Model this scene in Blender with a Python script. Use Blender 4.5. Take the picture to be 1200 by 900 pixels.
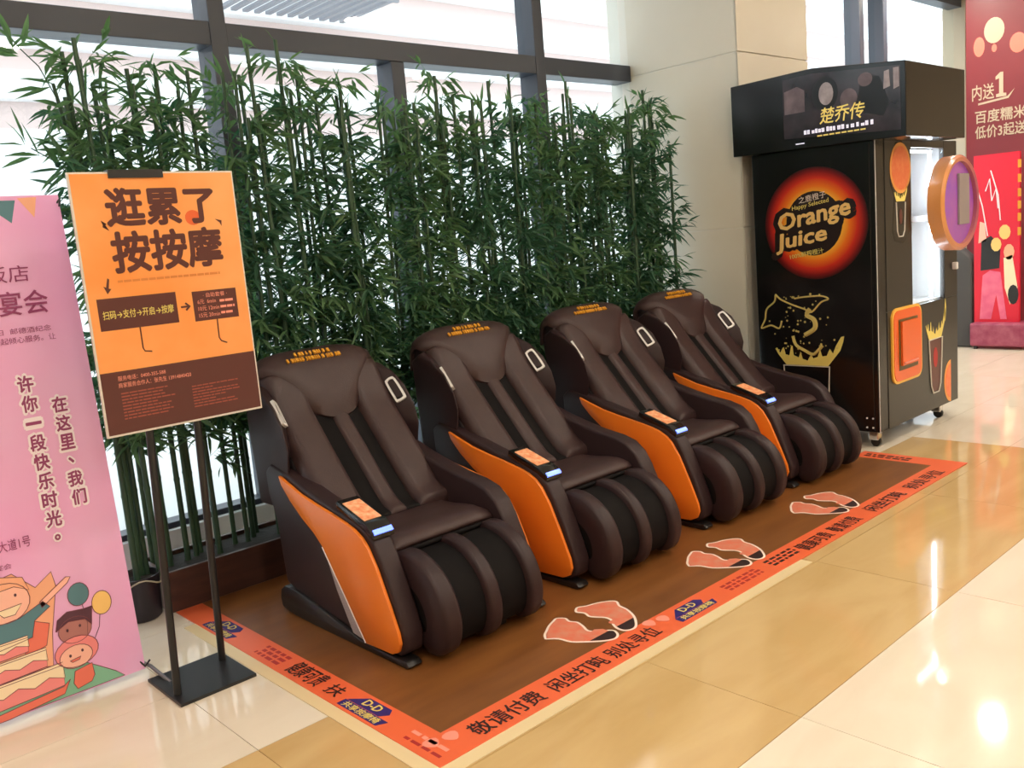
import bpy, bmesh, math, random
from mathutils import Vector, Matrix

for o in list(bpy.data.objects):
    bpy.data.objects.remove(o)
scene = bpy.context.scene
C = scene.collection
PI = math.pi

# ------------------------------------------------------------------ camera
yaw, pit, rol = math.radians(42.419), math.radians(8.950), math.radians(-4.856)
_d = Vector((math.sin(yaw)*math.cos(pit), math.cos(yaw)*math.cos(pit), -math.sin(pit)))
_r = Vector((math.cos(yaw), -math.sin(yaw), 0))
_u = _r.cross(_d)
_r2 = _r*math.cos(rol) + _u*math.sin(rol)
_u2 = _u*math.cos(rol) - _r*math.sin(rol)
cam_data = bpy.data.cameras.new('camera')
cam = bpy.data.objects.new('camera', cam_data)
C.objects.link(cam)
cam_data.sensor_width = 36
cam_data.lens = 1056.38*36/1200
cam_data.clip_end = 200
M = Matrix((_r2, _u2, -_d)).transposed().to_4x4()
M.translation = (0, 0, 1.5)
cam.matrix_world = M
scene.camera = cam

# ------------------------------------------------------------------ world, exposure
world = bpy.data.worlds.new('overcast_sky')
scene.world = world
world.use_nodes = True
bg = world.node_tree.nodes['Background']
bg.inputs[0].default_value = (0.88, 0.96, 1.0, 1)
SKY = 2.4
bg.inputs[1].default_value = SKY
LAMP = 440.0            # radiance of the round ceiling downlights
scene.view_settings.view_transform = 'Standard'
scene.view_settings.look = 'None'
scene.view_settings.exposure = 0.1
scene.view_settings.gamma = 1.0
scene.view_settings.use_curve_mapping = False

# ------------------------------------------------------------------ helpers: materials
def lin(c):
    out = []
    for v in c:
        v = v/255.0
        out.append(v/12.92 if v <= 0.04045 else ((v+0.055)/1.055)**2.4)
    return (*out, 1.0)

MATS = {}
def mat(name, rgb=None, rough=0.5, metal=0.0, spec=0.5, rgb2=None, nscale=8.0, bump=0.0, bscale=60.0,
        emit=None, estr=0.0, coat=0.0, stretch=None, sheen=0.0):
    if name in MATS:
        return MATS[name]
    m = bpy.data.materials.new(name)
    m.use_nodes = True
    nt = m.node_tree
    b = nt.nodes['Principled BSDF']
    b.inputs['Roughness'].default_value = rough
    b.inputs['Metallic'].default_value = metal
    b.inputs['Specular IOR Level'].default_value = spec
    b.inputs['Coat Weight'].default_value = coat
    b.inputs['Base Color'].default_value = lin(rgb)
    tc = None
    if rgb2 or bump:
        tc = nt.nodes.new('ShaderNodeTexCoord')
        mp = nt.nodes.new('ShaderNodeMapping')
        nt.links.new(tc.outputs['Object'], mp.inputs['Vector'])
        if stretch:
            mp.inputs['Scale'].default_value = stretch
    if rgb2:
        n = nt.nodes.new('ShaderNodeTexNoise')
        n.inputs['Scale'].default_value = nscale
        n.inputs['Detail'].default_value = 4
        nt.links.new(mp.outputs[0], n.inputs['Vector'])
        r = nt.nodes.new('ShaderNodeValToRGB')
        r.color_ramp.elements[0].position = 0.3
        r.color_ramp.elements[1].position = 0.7
        r.color_ramp.elements[0].color = lin(rgb)
        r.color_ramp.elements[1].color = lin(rgb2)
        nt.links.new(n.outputs['Fac'], r.inputs[0])
        nt.links.new(r.outputs[0], b.inputs['Base Color'])
    if bump:
        n2 = nt.nodes.new('ShaderNodeTexNoise')
        n2.inputs['Scale'].default_value = bscale
        n2.inputs['Detail'].default_value = 3
        nt.links.new(mp.outputs[0], n2.inputs['Vector'])
        bp = nt.nodes.new('ShaderNodeBump')
        bp.inputs['Strength'].default_value = bump
        bp.inputs['Distance'].default_value = 0.01
        nt.links.new(n2.outputs['Fac'], bp.inputs['Height'])
        nt.links.new(bp.outputs[0], b.inputs['Normal'])
    if emit:
        b.inputs['Emission Color'].default_value = lin(emit)
        b.inputs['Emission Strength'].default_value = estr
    MATS[name] = m
    return m

def glass_mat(name, tint=(0.95, 0.98, 0.98), refl=0.09, rough=0.02):
    m = bpy.data.materials.new(name)
    m.use_nodes = True
    nt = m.node_tree
    nt.nodes.remove(nt.nodes['Principled BSDF'])
    out = nt.nodes['Material Output']
    t = nt.nodes.new('ShaderNodeBsdfTransparent')
    t.inputs[0].default_value = (*tint, 1)
    g = nt.nodes.new('ShaderNodeBsdfGlossy')
    g.inputs['Roughness'].default_value = rough
    mx = nt.nodes.new('ShaderNodeMixShader')
    mx.inputs[0].default_value = refl
    nt.links.new(t.outputs[0], mx.inputs[1])
    nt.links.new(g.outputs[0], mx.inputs[2])
    nt.links.new(mx.outputs[0], out.inputs[0])
    MATS[name] = m
    return m

def tile_mat(name, a, b_, vein):
    m = bpy.data.materials.new(name)
    m.use_nodes = True
    nt = m.node_tree
    b = nt.nodes['Principled BSDF']
    b.inputs['Roughness'].default_value = 0.06
    b.inputs['Specular IOR Level'].default_value = 0.6
    tc = nt.nodes.new('ShaderNodeTexCoord')
    oi = nt.nodes.new('ShaderNodeObjectInfo')
    add = nt.nodes.new('ShaderNodeVectorMath')
    add.operation = 'ADD'
    mul = nt.nodes.new('ShaderNodeMath'); mul.operation = 'MULTIPLY'; mul.inputs[1].default_value = 37.0
    nt.links.new(oi.outputs['Random'], mul.inputs[0])
    nt.links.new(tc.outputs['Object'], add.inputs[0])
    nt.links.new(mul.outputs[0], add.inputs[1])
    mp = nt.nodes.new('ShaderNodeMapping')
    mp.inputs['Scale'].default_value = (1.0, 3.0, 1.0)
    nt.links.new(add.outputs[0], mp.inputs['Vector'])
    n = nt.nodes.new('ShaderNodeTexNoise')
    n.inputs['Scale'].default_value = 1.6
    n.inputs['Detail'].default_value = 6
    n.inputs['Distortion'].default_value = 0.6
    nt.links.new(mp.outputs[0], n.inputs['Vector'])
    r = nt.nodes.new('ShaderNodeValToRGB')
    e = r.color_ramp.elements
    e[0].position = 0.35; e[0].color = lin(a)
    e[1].position = 0.65; e[1].color = lin(b_)
    e2 = e.new(0.5); e2.color = lin(vein)
    nt.links.new(n.outputs['Fac'], r.inputs[0])
    nt.links.new(r.outputs[0], b.inputs['Base Color'])
    MATS[name] = m
    return m

# ------------------------------------------------------------------ helpers: objects
def meta(o, label=None, cat=None, group=None, kind=None):
    if label: o['label'] = label
    if cat: o['category'] = cat
    if group: o['group'] = group
    if kind: o['kind'] = kind
    return o

def thing(name, loc=(0, 0, 0), label=None, cat=None, group=None, kind=None, rz=0.0):
    o = bpy.data.objects.new(name, None)
    o.empty_display_size = 0.05
    C.objects.link(o)
    o.location = loc
    o.rotation_euler = (0, 0, rz)
    return meta(o, label, cat, group, kind)

def world_origin(p):
    v = Vector((0, 0, 0))
    while p is not None:
        v += Vector(p.location)
        p = p.parent
    return v

class MB:
    """collects shapes; world coordinates unless the parent is a local one"""
    def __init__(self):
        self.bm = bmesh.new()
    def face(self, pts):
        return self.bm.faces.new([self.bm.verts.new(p) for p in pts])
    def box(self, x0, x1, y0, y1, z0, z1):
        v = [self.bm.verts.new((x, y, z)) for x in (x0, x1) for y in (y0, y1) for z in (z0, z1)]
        for f in ((0, 1, 3, 2), (4, 6, 7, 5), (0, 4, 5, 1), (2, 3, 7, 6), (0, 2, 6, 4), (1, 5, 7, 3)):
            self.bm.faces.new([v[i] for i in f])
        return self
    def prism(self, pts, vec):
        a = [self.bm.verts.new(p) for p in pts]
        b = [self.bm.verts.new(Vector(p)+Vector(vec)) for p in pts]
        self.bm.faces.new(a)
        self.bm.faces.new(b[::-1])
        n = len(a)
        for i in range(n):
            self.bm.faces.new((a[i], b[i], b[(i+1) % n], a[(i+1) % n]))
        return self
    def loft(self, A, B):
        a = [self.bm.verts.new(p) for p in A]
        b = [self.bm.verts.new(p) for p in B]
        self.bm.faces.new(a)
        self.bm.faces.new(b[::-1])
        n = len(a)
        for i in range(n):
            self.bm.faces.new((a[i], b[i], b[(i+1) % n], a[(i+1) % n]))
        return self
    def rings(self, R, closed_ends=True):
        rr = [[self.bm.verts.new(p) for p in ring] for ring in R]
        n = len(rr[0])
        for k in range(len(rr)-1):
            for i in range(n):
                self.bm.faces.new((rr[k][i], rr[k][(i+1) % n], rr[k+1][(i+1) % n], rr[k+1][i]))
        if closed_ends:
            self.bm.faces.new(rr[0][::-1])
            self.bm.faces.new(rr[-1])
        return self
    def tube(self, path, r, seg=8):
        path = [Vector(p) for p in path]
        R = []
        for i, p in enumerate(path):
            t = (path[min(i+1, len(path)-1)] - path[max(i-1, 0)]).normalized()
            a = t.orthogonal().normalized() if i == 0 else (prev - t*prev.dot(t)).normalized()
            prev = a
            b = t.cross(a)
            rad = r[i] if isinstance(r, (list, tuple)) else r
            R.append([p + (a*math.cos(2*PI*k/seg)+b*math.sin(2*PI*k/seg))*rad for k in range(seg)])
        return self.rings(R)
    def lathe(self, prof, center, axis='z', seg=24):
        c = Vector(center)
        R = []
        for rad, h in prof:
            ring = []
            for k in range(seg):
                ca, sa = math.cos(2*PI*k/seg)*rad, math.sin(2*PI*k/seg)*rad
                if axis == 'z': q = Vector((ca, sa, h))
                elif axis == 'y': q = Vector((ca, h, sa))
                else: q = Vector((h, ca, sa))
                ring.append(c+q)
            R.append(ring)
        return self.rings(R)
    def build(self, name, m, parent=None, label=None, cat=None, group=None, kind=None, bevel=0.0, bseg=2,
              smooth=False, local=False):
        bm = self.bm
        bmesh.ops.recalc_face_normals(bm, faces=bm.faces[:])
        if bevel:
            bmesh.ops.bevel(bm, geom=bm.edges[:], offset=bevel, segments=bseg, profile=0.5, affect='EDGES', clamp_overlap=True)
        me = bpy.data.meshes.new(name)
        bm.to_mesh(me)
        bm.free()
        if parent is not None and not local:
            me.transform(Matrix.Translation(-world_origin(parent)))
        if isinstance(m, (list, tuple)):
            for q in m: me.materials.append(q)
        else:
            me.materials.append(m)
        if smooth:
            me.polygons.foreach_set('use_smooth', [True]*len(me.polygons))
            try:
                me.set_sharp_from_angle(angle=math.radians(smooth if smooth is not True else 50))
            except Exception:
                pass
        o = bpy.data.objects.new(name, me)
        C.objects.link(o)
        if parent is not None: o.parent = parent
        return meta(o, label, cat, group, kind)

def bx(name, m, parent, x0, x1, y0, y1, z0, z1, bevel=0.0, **k):
    return MB().box(x0, x1, y0, y1, z0, z1).build(name, m, parent, bevel=bevel, **k)

def cr(pts, n=6, closed=False):
    """Catmull-Rom through points (tuples of any dimension)"""
    P = [Vector(p) for p in pts]
    N = len(P)
    out = []
    rng = range(N) if closed else range(N-1)
    for i in rng:
        if closed:
            p0, p1, p2, p3 = P[(i-1) % N], P[i], P[(i+1) % N], P[(i+2) % N]
        else:
            p0, p1, p2, p3 = P[max(i-1, 0)], P[i], P[i+1], P[min(i+2, N-1)]
        for k in range(n):
            t = k/n
            out.append(0.5*((2*p1)+(p2-p0)*t+(2*p0-5*p1+4*p2-p3)*t*t+(3*p1-p0-3*p2+p3)*t**3))
    if not closed: out.append(P[-1])
    return out

def dup(root, loc, label=None, group=None, rz=None):
    r = root.copy(); C.objects.link(r); r.location = loc
    if rz is not None: r.rotation_euler = (0, 0, rz)
    if label: r['label'] = label
    if group: r['group'] = group
    for ch in list(root.children):
        c = ch.copy(); C.objects.link(c); c.parent = r
        for g in list(ch.children):
            d = g.copy(); C.objects.link(d); d.parent = c
    return r

def text(name, body, m, parent, center, right, up, width, height=None, bold=0.0, shear=0.0, lift=0.0012, align='CENTER', space=1.0, local=False):
    cu = bpy.data.curves.new('lettering', 'FONT')
    cu.body = body; cu.resolution_u = 2; cu.shear = shear
    cu.align_x = align; cu.space_character = space; cu.space_line = 1.0
    t = bpy.data.objects.new('lettering_source', cu)
    C.objects.link(t)
    bpy.context.view_layer.update()
    dg = bpy.context.evaluated_depsgraph_get()
    me = bpy.data.meshes.new_from_object(t.evaluated_get(dg))
    bpy.data.objects.remove(t)
    bpy.data.curves.remove(cu)
    xs = [v.co.x for v in me.vertices]; ys = [v.co.y for v in me.vertices]
    if not xs:
        return None
    cx, cy = (min(xs)+max(xs))/2, (min(ys)+max(ys))/2
    sx = width/(max(xs)-min(xs))
    sy = sx if height is None else height/(max(ys)-min(ys))
    R = Vector(right).normalized(); U = Vector(up); U = (U-R*U.dot(R)).normalized(); N = R.cross(U)
    c = Vector(center)
    off = Vector((0, 0, 0)) if local else world_origin(parent)
    if bold > 0:                      # heavier strokes: the same outlines laid again round a small circle
        bm = bmesh.new()
        for k in range(9):
            dx, dy = (0, 0) if k == 8 else (bold*math.cos(k*PI/4), bold*math.sin(k*PI/4))
            m2 = me.copy()
            m2.transform(Matrix.Translation((dx, dy, 0)))
            for v in m2.vertices: v.co.z = k*0.00005
            bm.from_mesh(m2)
            bpy.data.meshes.remove(m2)
        bm.to_mesh(me); bm.free()
    for v in me.vertices:
        v.co = c + R*((v.co.x-cx)*sx) + U*((v.co.y-cy)*sy) + N*(lift+v.co.z) - off
    me.materials.clear()
    me.materials.append(m)
    o = bpy.data.objects.new(name, me)
    C.objects.link(o)
    o.parent = parent
    return o

# ------------------------------------------------------------------ materials
m_frame = mat('dark_window_frame', (68, 73, 86), 0.4)
m_pane = glass_mat('window_glass', (0.95, 0.98, 0.98), 0.05)
m_white_wall = mat('white_paint', (240, 241, 244), 0.6)
m_pillar = mat('cream_stone_cladding', (226, 219, 203), 0.32, rgb2=(232, 226, 212), nscale=1.5)
m_groove = mat('pale_joint', (238, 234, 224), 0.6)
m_ceiling = mat('ceiling_paint', (235, 230, 220), 0.8)
m_wall = mat('beige_wall', (205, 190, 165), 0.6)
m_grout = mat('floor_grout', (120, 100, 75), 0.5)
m_tile_l = tile_mat('polished_light_tile', (224, 212, 192), (230, 220, 202), (227, 216, 197))
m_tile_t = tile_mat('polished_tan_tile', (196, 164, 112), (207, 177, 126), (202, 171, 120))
m_leather = mat('brown_leather', (62, 44, 43), 0.40, spec=0.35, bump=0.12, bscale=240, rgb2=(56, 39, 39), nscale=20)
m_leather_d = mat('dark_plum_leather', (47, 32, 34), 0.42, spec=0.3, bump=0.1, bscale=240)
m_channel = mat('black_mesh_fabric', (15, 12, 13), 0.75, spec=0.15)
m_shell = mat('dark_shell_plastic', (42, 35, 37), 0.45, spec=0.3)
m_runner = mat('black_runner_plastic', (24, 20, 20), 0.4)
m_orange = mat('orange_gloss_plastic', (228, 122, 34), 0.32)
m_silver = mat('silver_plastic', (232, 230, 230), 0.3, 0.1)
m_strip = mat('grey_mesh_strip', (176, 166, 168), 0.5, rgb2=(140, 130, 132), nscale=300)
m_gold = mat('gold_print', (214, 150, 40), 0.4)
m_blue_led = mat('blue_light_strip', (120, 150, 255), 0.3, emit=(90, 120, 255), estr=2.0)
m_black = mat('black_gloss', (22, 21, 22), 0.18)
m_black_m = mat('black_satin', (30, 30, 32), 0.4)
m_chrome = mat('chrome', (220, 220, 222), 0.12, 1.0)
m_stem = mat('bamboo_cane_green', (46, 74, 56), 0.45, rgb2=(62, 92, 62), nscale=6)
m_leaf = mat('bamboo_leaf_green', (74, 110, 78), 0.5, rgb2=(108, 140, 98), nscale=9)
m_leaf2 = mat('bamboo_leaf_deep_green', (54, 92, 72), 0.5, rgb2=(76, 114, 86), nscale=9)

def translucent(m, rgb, fac):
    nt = m.node_tree
    b = nt.nodes['Principled BSDF']
    tr = nt.nodes.new('ShaderNodeBsdfTranslucent')
    tr.inputs[0].default_value = lin(rgb)
    mx = nt.nodes.new('ShaderNodeMixShader')
    mx.inputs[0].default_value = fac
    nt.links.new(b.outputs[0], mx.inputs[1])
    nt.links.new(tr.outputs[0], mx.inputs[2])
    nt.links.new(mx.outputs[0], nt.nodes['Material Output'].inputs[0])
translucent(m_leaf, (96, 150, 84), 0.35)
translucent(m_leaf2, (70, 130, 90), 0.35)

# ================================================================== STRUCTURE
# floor of polished tiles
floor = bx('floor', m_grout, None, -5, 14, -6, 4.6, -0.06, -0.006, kind='structure')
TW, TH = 1.190, 0.595
X0, Y0T = 1.112, 1.345
tile_me = {}
for key, m in (('l', m_tile_l), ('t', m_tile_t)):
    b = MB().box(0, TW-0.0025, 0, TH-0.0025, -0.02, 0.0)
    o = b.build('floor_tile', m, None, bevel=0.0)
    tile_me[key] = o.data
    bpy.data.objects.remove(o)
for i in range(-3, 10):
    for j in range(-5, 6):
        x = X0+i*TW; y = Y0T+j*TH
        if y > 4.5: continue
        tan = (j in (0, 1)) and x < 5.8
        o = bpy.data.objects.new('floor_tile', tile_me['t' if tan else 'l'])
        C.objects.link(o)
        o.parent = floor
        o.location = (x, y, 0)
        if y+TH > 4.6 or x+TW > 14: o.scale = (min(1, (14-x)/TW), min(1, (4.59-y)/TH), 1)
# the rest of the hall's floor
bx('floor', m_tile_l, None, -5, 14, -6, Y0T-5*TH-0.003, -0.005, 0.0, kind='structure')
bx('floor', m_tile_l, None, -5, X0-3*TW-0.003, Y0T-5*TH, 4.6, -0.005, 0.0, kind='structure')

CEIL = 3.9
bx('ceiling', m_ceiling, None, -5, 14, -6, 4.7, CEIL, CEIL+0.1, kind='structure')
bx('wall_back', m_wall, None, -5, 14, -6.1, -6, 0, CEIL, kind='structure')
bx('wall_left', m_wall, None, -5.1, -5, -6, 4.7, 0, CEIL, kind='structure')
bx('wall_right', m_wall, None, 14, 14.1, -6, 4.7, 0, CEIL, kind='structure')

# low white upstand under the windows
bx('baseboard_window', m_white_wall, None, -5, 5.52, 4.46, 4.64, 0.0, 0.205, bevel=0.006, kind='structure')
bx('baseboard_window', m_white_wall, None, 6.45, 14, 4.46, 4.64, 0.0, 0.205, bevel=0.006, kind='structure')

def window(name, x0, x1, full, low, rail=(2.60, 2.716)):
    w = thing(name, ((x0+x1)/2, 4.6, 0.2), kind='structure')
    yf, yb = 4.44, 4.60
    bx('bottom_rail', m_frame, w, x0, x1, yf+0.05, yb, 0.205, 0.236, bevel=0.004)
    bx('top_rail', m_frame, w, x0, x1, yf, yb, CEIL-0.1, CEIL-0.002, bevel=0.004)
    for x in full: bx('mullion', m_frame, w, x, x+0.09, yf-0.004, yb+0.004, 0.205, CEIL-0.002, bevel=0.005)
    for x in low: bx('mullion', m_frame, w, x, x+0.095, yf+0.004, yb-0.002, 0.236, rail[0], bevel=0.005)
    xs = [x0]+sorted(full)+[x1]
    for a, b in zip(xs[:-1], xs[1:]):
        aa = a+0.09 if a in full else a
        if b-aa < 0.05: continue
        bx('transom', m_frame, w, aa, b, yf, yb, rail[0], rail[1], bevel=0.004)
        bx('pane', m_pane, w, aa, b, 4.53, 4.538, rail[1], CEIL-0.1)
        cuts = [aa]+[l for l in sorted(low) if aa < l < b]+[b]
        for c, d in zip(cuts[:-1], cuts[1:]):
            cc = c+0.095 if c in low else c
            bx('pane', m_pane, w, cc, d, 4.53, 4.538, 0.236, rail[0])
    return w
window('window_1', -5, 5.52, [-4.71, -2.40, -0.10, 2.21, 4.52], [-3.55, -1.25, 1.04, 3.32])
window('window_2', 6.45, 11.80, [9.19, 9.72], [])
bx('trim_1', m_frame, None, 10.42, 10.45, 4.50, 4.58, 0.21, 2.6, kind='structure')
bx('wall_window', m_wall, None, 11.8, 14, 4.40, 4.66, 0, CEIL, kind='structure')

# clad pillar: three courses of slabs with pale joints between them
pil = thing('wall_pillar', (5.985, 4.06, 0), kind='structure')
bx('core', m_groove, pil, 5.526, 6.444, 3.531, 4.64, 0, CEIL)
for a, b in ((0.0, 1.455), (1.467, 2.628), (2.640, CEIL)):
    bx('cladding_slab', m_pillar, pil, 5.52, 5.526, 3.525, 4.46, a, b)
    bx('cladding_slab', m_pillar, pil, 5.52, 6.45, 3.519, 3.531, a, b, bevel=0.002)
    bx('cladding_slab', m_pillar, pil, 6.444, 6.45, 3.531, 4.46, a, b)

# ------------------------------------------------------------------ ceiling downlights
m_lamp = mat('downlight_diffuser', (255, 244, 225), 0.5, emit=(255, 243, 226), estr=LAMP)
lamp_spots = [(x, y) for y in (-3.6, -1.3, 1.0) for x in (-2.2, 0.4, 3.0, 5.6, 8.2, 10.8)] + [(9.8, 4.0), (9.35, 3.25), (8.4, 4.2)]  # grid rows added unseen to light the hall; the extra spots show as floor reflections
l0 = None
for k, (x, y) in enumerate(lamp_spots):
    lab = 'round recessed ceiling downlight, most of the set added unseen to light the hall'
    if l0 is None:
        l0 = thing('ceiling_downlight', (x, y, CEIL-0.03), lab, 'ceiling light', 'recessed downlights across the hall ceiling')
        MB().lathe([(0.12, 0.03), (0.12, 0.0), (0.087, 0.0), (0.087, 0.012)], (0, 0, 0)).build('rim', m_white_wall, l0, local=True)
        MB().lathe([(0.0865, 0.012), (0.0865, 0.008)], (0, 0, 0)).build('diffuser', m_lamp, l0, local=True)
    else:
        dup(l0, (x, y, CEIL-0.03))

# ------------------------------------------------------------------ outside
m_fac = mat('pale_pink_facade', (230, 208, 205), 0.7)
m_ledge = mat('white_facade_ledge', (245, 246, 248), 0.7)
m_pav = mat('pale_paving', (225, 226, 226), 0.8)
bx('ground_outside', m_pav, None, -20, 45, 4.75, 40, -0.1, -0.01, kind='structure')
bl = thing('building', (12, 15, 0), 'pale banded building front across the street, seen through the glass', 'building')
bx('wall', m_fac, bl, -14, 44, 14.0, 16.0, 0, 12)
bx('shopfront', m_ledge, bl, -14, 44, 13.9, 14.0, 0, 3.6)
for k in range(11):
    bx('ledge', m_ledge, bl, -14, 44, 13.75, 14.0, 3.98+k*0.72, 4.36+k*0.72)
m_slat = mat('grey_canopy_slat', (140, 142, 152), 0.6)
cp = thing('louvre_canopy', (8.2, 12.9, 5.5), 'grey slatted canopy hanging outside the top left panes', 'canopy')
bx('frame', m_slat, cp, 7.0, 9.4, 12.20, 12.26, 5.45, 5.52)
for k in range(12):
    bx('slat', m_slat, cp, 7.02+k*0.20, 7.11+k*0.20, 12.26, 13.70, 5.45, 5.50)

# ================================================================== FLOOR MAT
m_mat = mat('brown_wood_print', (132, 84, 42), 0.35, rgb2=(112, 68, 33), nscale=3, stretch=(0.7, 4, 1))
m_mat_edge = mat('orange_red_print', (230, 104, 62), 0.35)
m_cream = mat('cream_tape', (226, 205, 160), 0.3)
m_ink = mat('dark_print_ink', (48, 26, 24), 0.5)
m_redink = mat('red_print_ink', (170, 40, 40), 0.5)
m_blueink = mat('navy_print_ink', (40, 30, 110), 0.5)
m_yel = mat('pale_yellow_print', (225, 205, 110), 0.5)
m_pinkpr = mat('pale_pink_print', (240, 150, 130), 0.5)
m_skinpr = mat('salmon_print', (226, 112, 84), 0.4, rgb2=(214, 146, 120), nscale=22)
m_whitepr = mat('white_print', (244, 226, 214), 0.45)
fm = thing('floor_mat', (3.4, 2.95, 0), 'brown floor mat with an orange lettered border under the four massage chairs', 'mat')
MX0, MX1, MY0, MY1 = 1.415, 5.37, 2.00, 3.88
bx('mat_sheet', m_mat, fm, MX0+0.12, MX1-0.15, MY0+0.148, MY1, 0.001, 0.0045)
bx('border_strip', m_mat_edge, fm, MX0, MX1, MY0, MY0+0.148, 0.001, 0.005, label='orange front border with dark lettering')
bx('border_strip', m_mat_edge, fm, MX0, MX0+0.12, MY0+0.148, MY1, 0.001, 0.005)
bx('border_strip', m_mat_edge, fm, MX1-0.15, MX1, MY0+0.148, 2.62, 0.001, 0.005)
bx('edge_tape', m_cream, fm, MX0-0.05, MX1-1.9, MY0-0.055, MY0, 0.0005, 0.003)
bx('edge_tape', m_cream, fm, MX0-0.05, MX0, MY0, MY1-0.2, 0.0005, 0.003)
ZT = 0.0051
XR, YU = (1, 0, 0), (0, 1, 0)
def mt(body, x0, x1, y, h, m=m_ink, bold=0.012):
    text('lettering', body, m, fm, ((x0+x1)/2, y, ZT), XR, YU, x1-x0, h, bold=bold)
def mtl(body, y0, y1, x, h, m=m_ink, bold=0.012):   # along the left border, read towards the front
    text('lettering', body, m, fm, (x, (y0+y1)/2, ZT), (0, -1, 0), (1, 0, 0), y0-y1, h, bold=bold)
def mtr(body, y0, y1, x, h, m=m_ink, bold=0.012):   # along the right border
    text('lettering', body, m, fm, (x, (y0+y1)/2, ZT), (0, -1, 0), (1, 0, 0), y0-y1, h, bold=bold)
mt('敬请付费', 1.60, 1.90, 2.070, 0.082)
mt('闲坐打盹', 1.95, 2.22, 2.070, 0.080)
mt('别处寻位', 2.25, 2.52, 2.070, 0.080)
mt('健康可贵', 3.58, 3.84, 2.066, 0.085)
mt('敬请付费', 3.88, 4.12, 2.066, 0.085)
mt('闲坐打盹', 4.26, 4.62, 2.066, 0.085)
mt('别处寻位', 4.72, 5.12, 2.066, 0.085)
def logo(c, right, up):
    c = Vector(c); R = Vector(right); U = Vector(up); N = Vector((0, 0, 1))
    def poly(name, pts, m, lift):
        MB().prism([c+R*a+U*b+N*lift for a, b in pts], (0, 0, 0.0004)).build(name, m, fm)
    poly('logo_plate', [(-0.115, -0.008), (-0.05, 0.045), (0.075, 0.045), (0.095, 0.02), (0.07, -0.008)], m_blueink, 0.0)
    poly('logo_plate', [(-0.12, -0.048), (0.11, -0.048), (0.13, -0.010), (-0.12, -0.010)], m_blueink, 0.0)
    text('lettering', 'D-D', m_yel, fm, c+R*0.0+U*0.02, right, up, 0.09, 0.034, bold=0.02, lift=0.0012)
    text('lettering', '共享按摩椅', m_yel, fm, c+U*-0.029, right, up, 0.20, 0.030, bold=0.02, lift=0.0012)
logo((2.755, 2.075, ZT), XR, YU)
logo((1.475, 2.46, ZT), (0, -1, 0), (1, 0, 0))
logo((1.475, 3.52, ZT), (0, -1, 0), (1, 0, 0))
mtl('健康可贵', 2.96, 2.745, 1.478, 0.085)
mtl('扶', 2.70, 2.62, 1.475, 0.065)
def fine_print(parent, rects, m, normal=(0, 0, 1), t=0.0004, name='fine_print'):
    b = MB()
    n = Vector(normal)*t
    for q in rects: b.prism(q, n)
    return b.build(name, m, parent, kind='stuff')
random.seed(3)
def lines_floor(x0, x1, y0, y1, rows, m, along_x=True):
    R = []
    for r in range(rows):
        f0 = y0+(y1-y0)*(r+0.15)/rows; f1 = y0+(y1-y0)*(r+0.75)/rows
        a = x0
        while a < x1-0.01:
            w = random.uniform(0.015, 0.045)
            b_ = min(a+w, x1)
            if along_x: R.append([(a, f0, ZT), (b_, f0, ZT), (b_, f1, ZT), (a, f1, ZT)])
            else: R.append([(f0, a, ZT), (f0, b_, ZT), (f1, b_, ZT), (f1, a, ZT)])
            a = b_+0.012
    fine_print(fm, R, m)
lines_floor(3.00, 3.26, 2.045, 2.115, 3, m_redink)
lines_floor(3.34, 3.56, 2.045, 2.12, 3, m_ink)
lines_floor(3.02, 3.20, 1.436, 1.515, 3, m_redink, False)
lines_floor(2.04, 2.22, 1.44, 1.46, 1, m_redink, False)
lines_floor(2.05, 2.24, 1.475, 1.50, 1, m_pinkpr, False)
lines_floor(2.30, 2.58, 5.25, 5.33, 2, m_ink, False)

# footprints: stickers on the mat, three pairs
F1 = [(2.211, 2.36), (2.231, 2.384), (2.26, 2.403), (2.298, 2.427), (2.342, 2.445), (2.372, 2.452), (2.395, 2.42), (2.384, 2.388), (2.396, 2.356), (2.383, 2.312), (2.364, 2.269), (2.385, 2.241), (2.422, 2.198), (2.414, 2.165), (2.392, 2.144), (2.364, 2.139), (2.329, 2.158), (2.288, 2.2), (2.247, 2.254), (2.237, 2.311), (2.209, 2.348)]
F2 = [(2.472, 2.445), (2.5, 2.457), (2.532, 2.437), (2.581, 2.421), (2.63, 2.387), (2.639, 2.357), (2.614, 2.323), (2.605, 2.276), (2.573, 2.214), (2.529, 2.166), (2.492, 2.14), (2.459, 2.141), (2.438, 2.162), (2.439, 2.198), (2.457, 2.233), (2.481, 2.262), (2.486, 2.294), (2.466, 2.329), (2.457, 2.358), (2.469, 2.391), (2.457, 2.423)]
def clip_poly(pts, f):
    out = []
    n = len(pts)
    for i in range(n):
        a, b = pts[i], pts[(i+1) % n]
        fa, fb = f(a), f(b)
        if fa >= 0: out.append(a)
        if (fa >= 0) != (fb >= 0):
            t = fa/(fa-fb)
            out.append((a[0]+(b[0]-a[0])*t, a[1]+(b[1]-a[1])*t))
    return out
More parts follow.
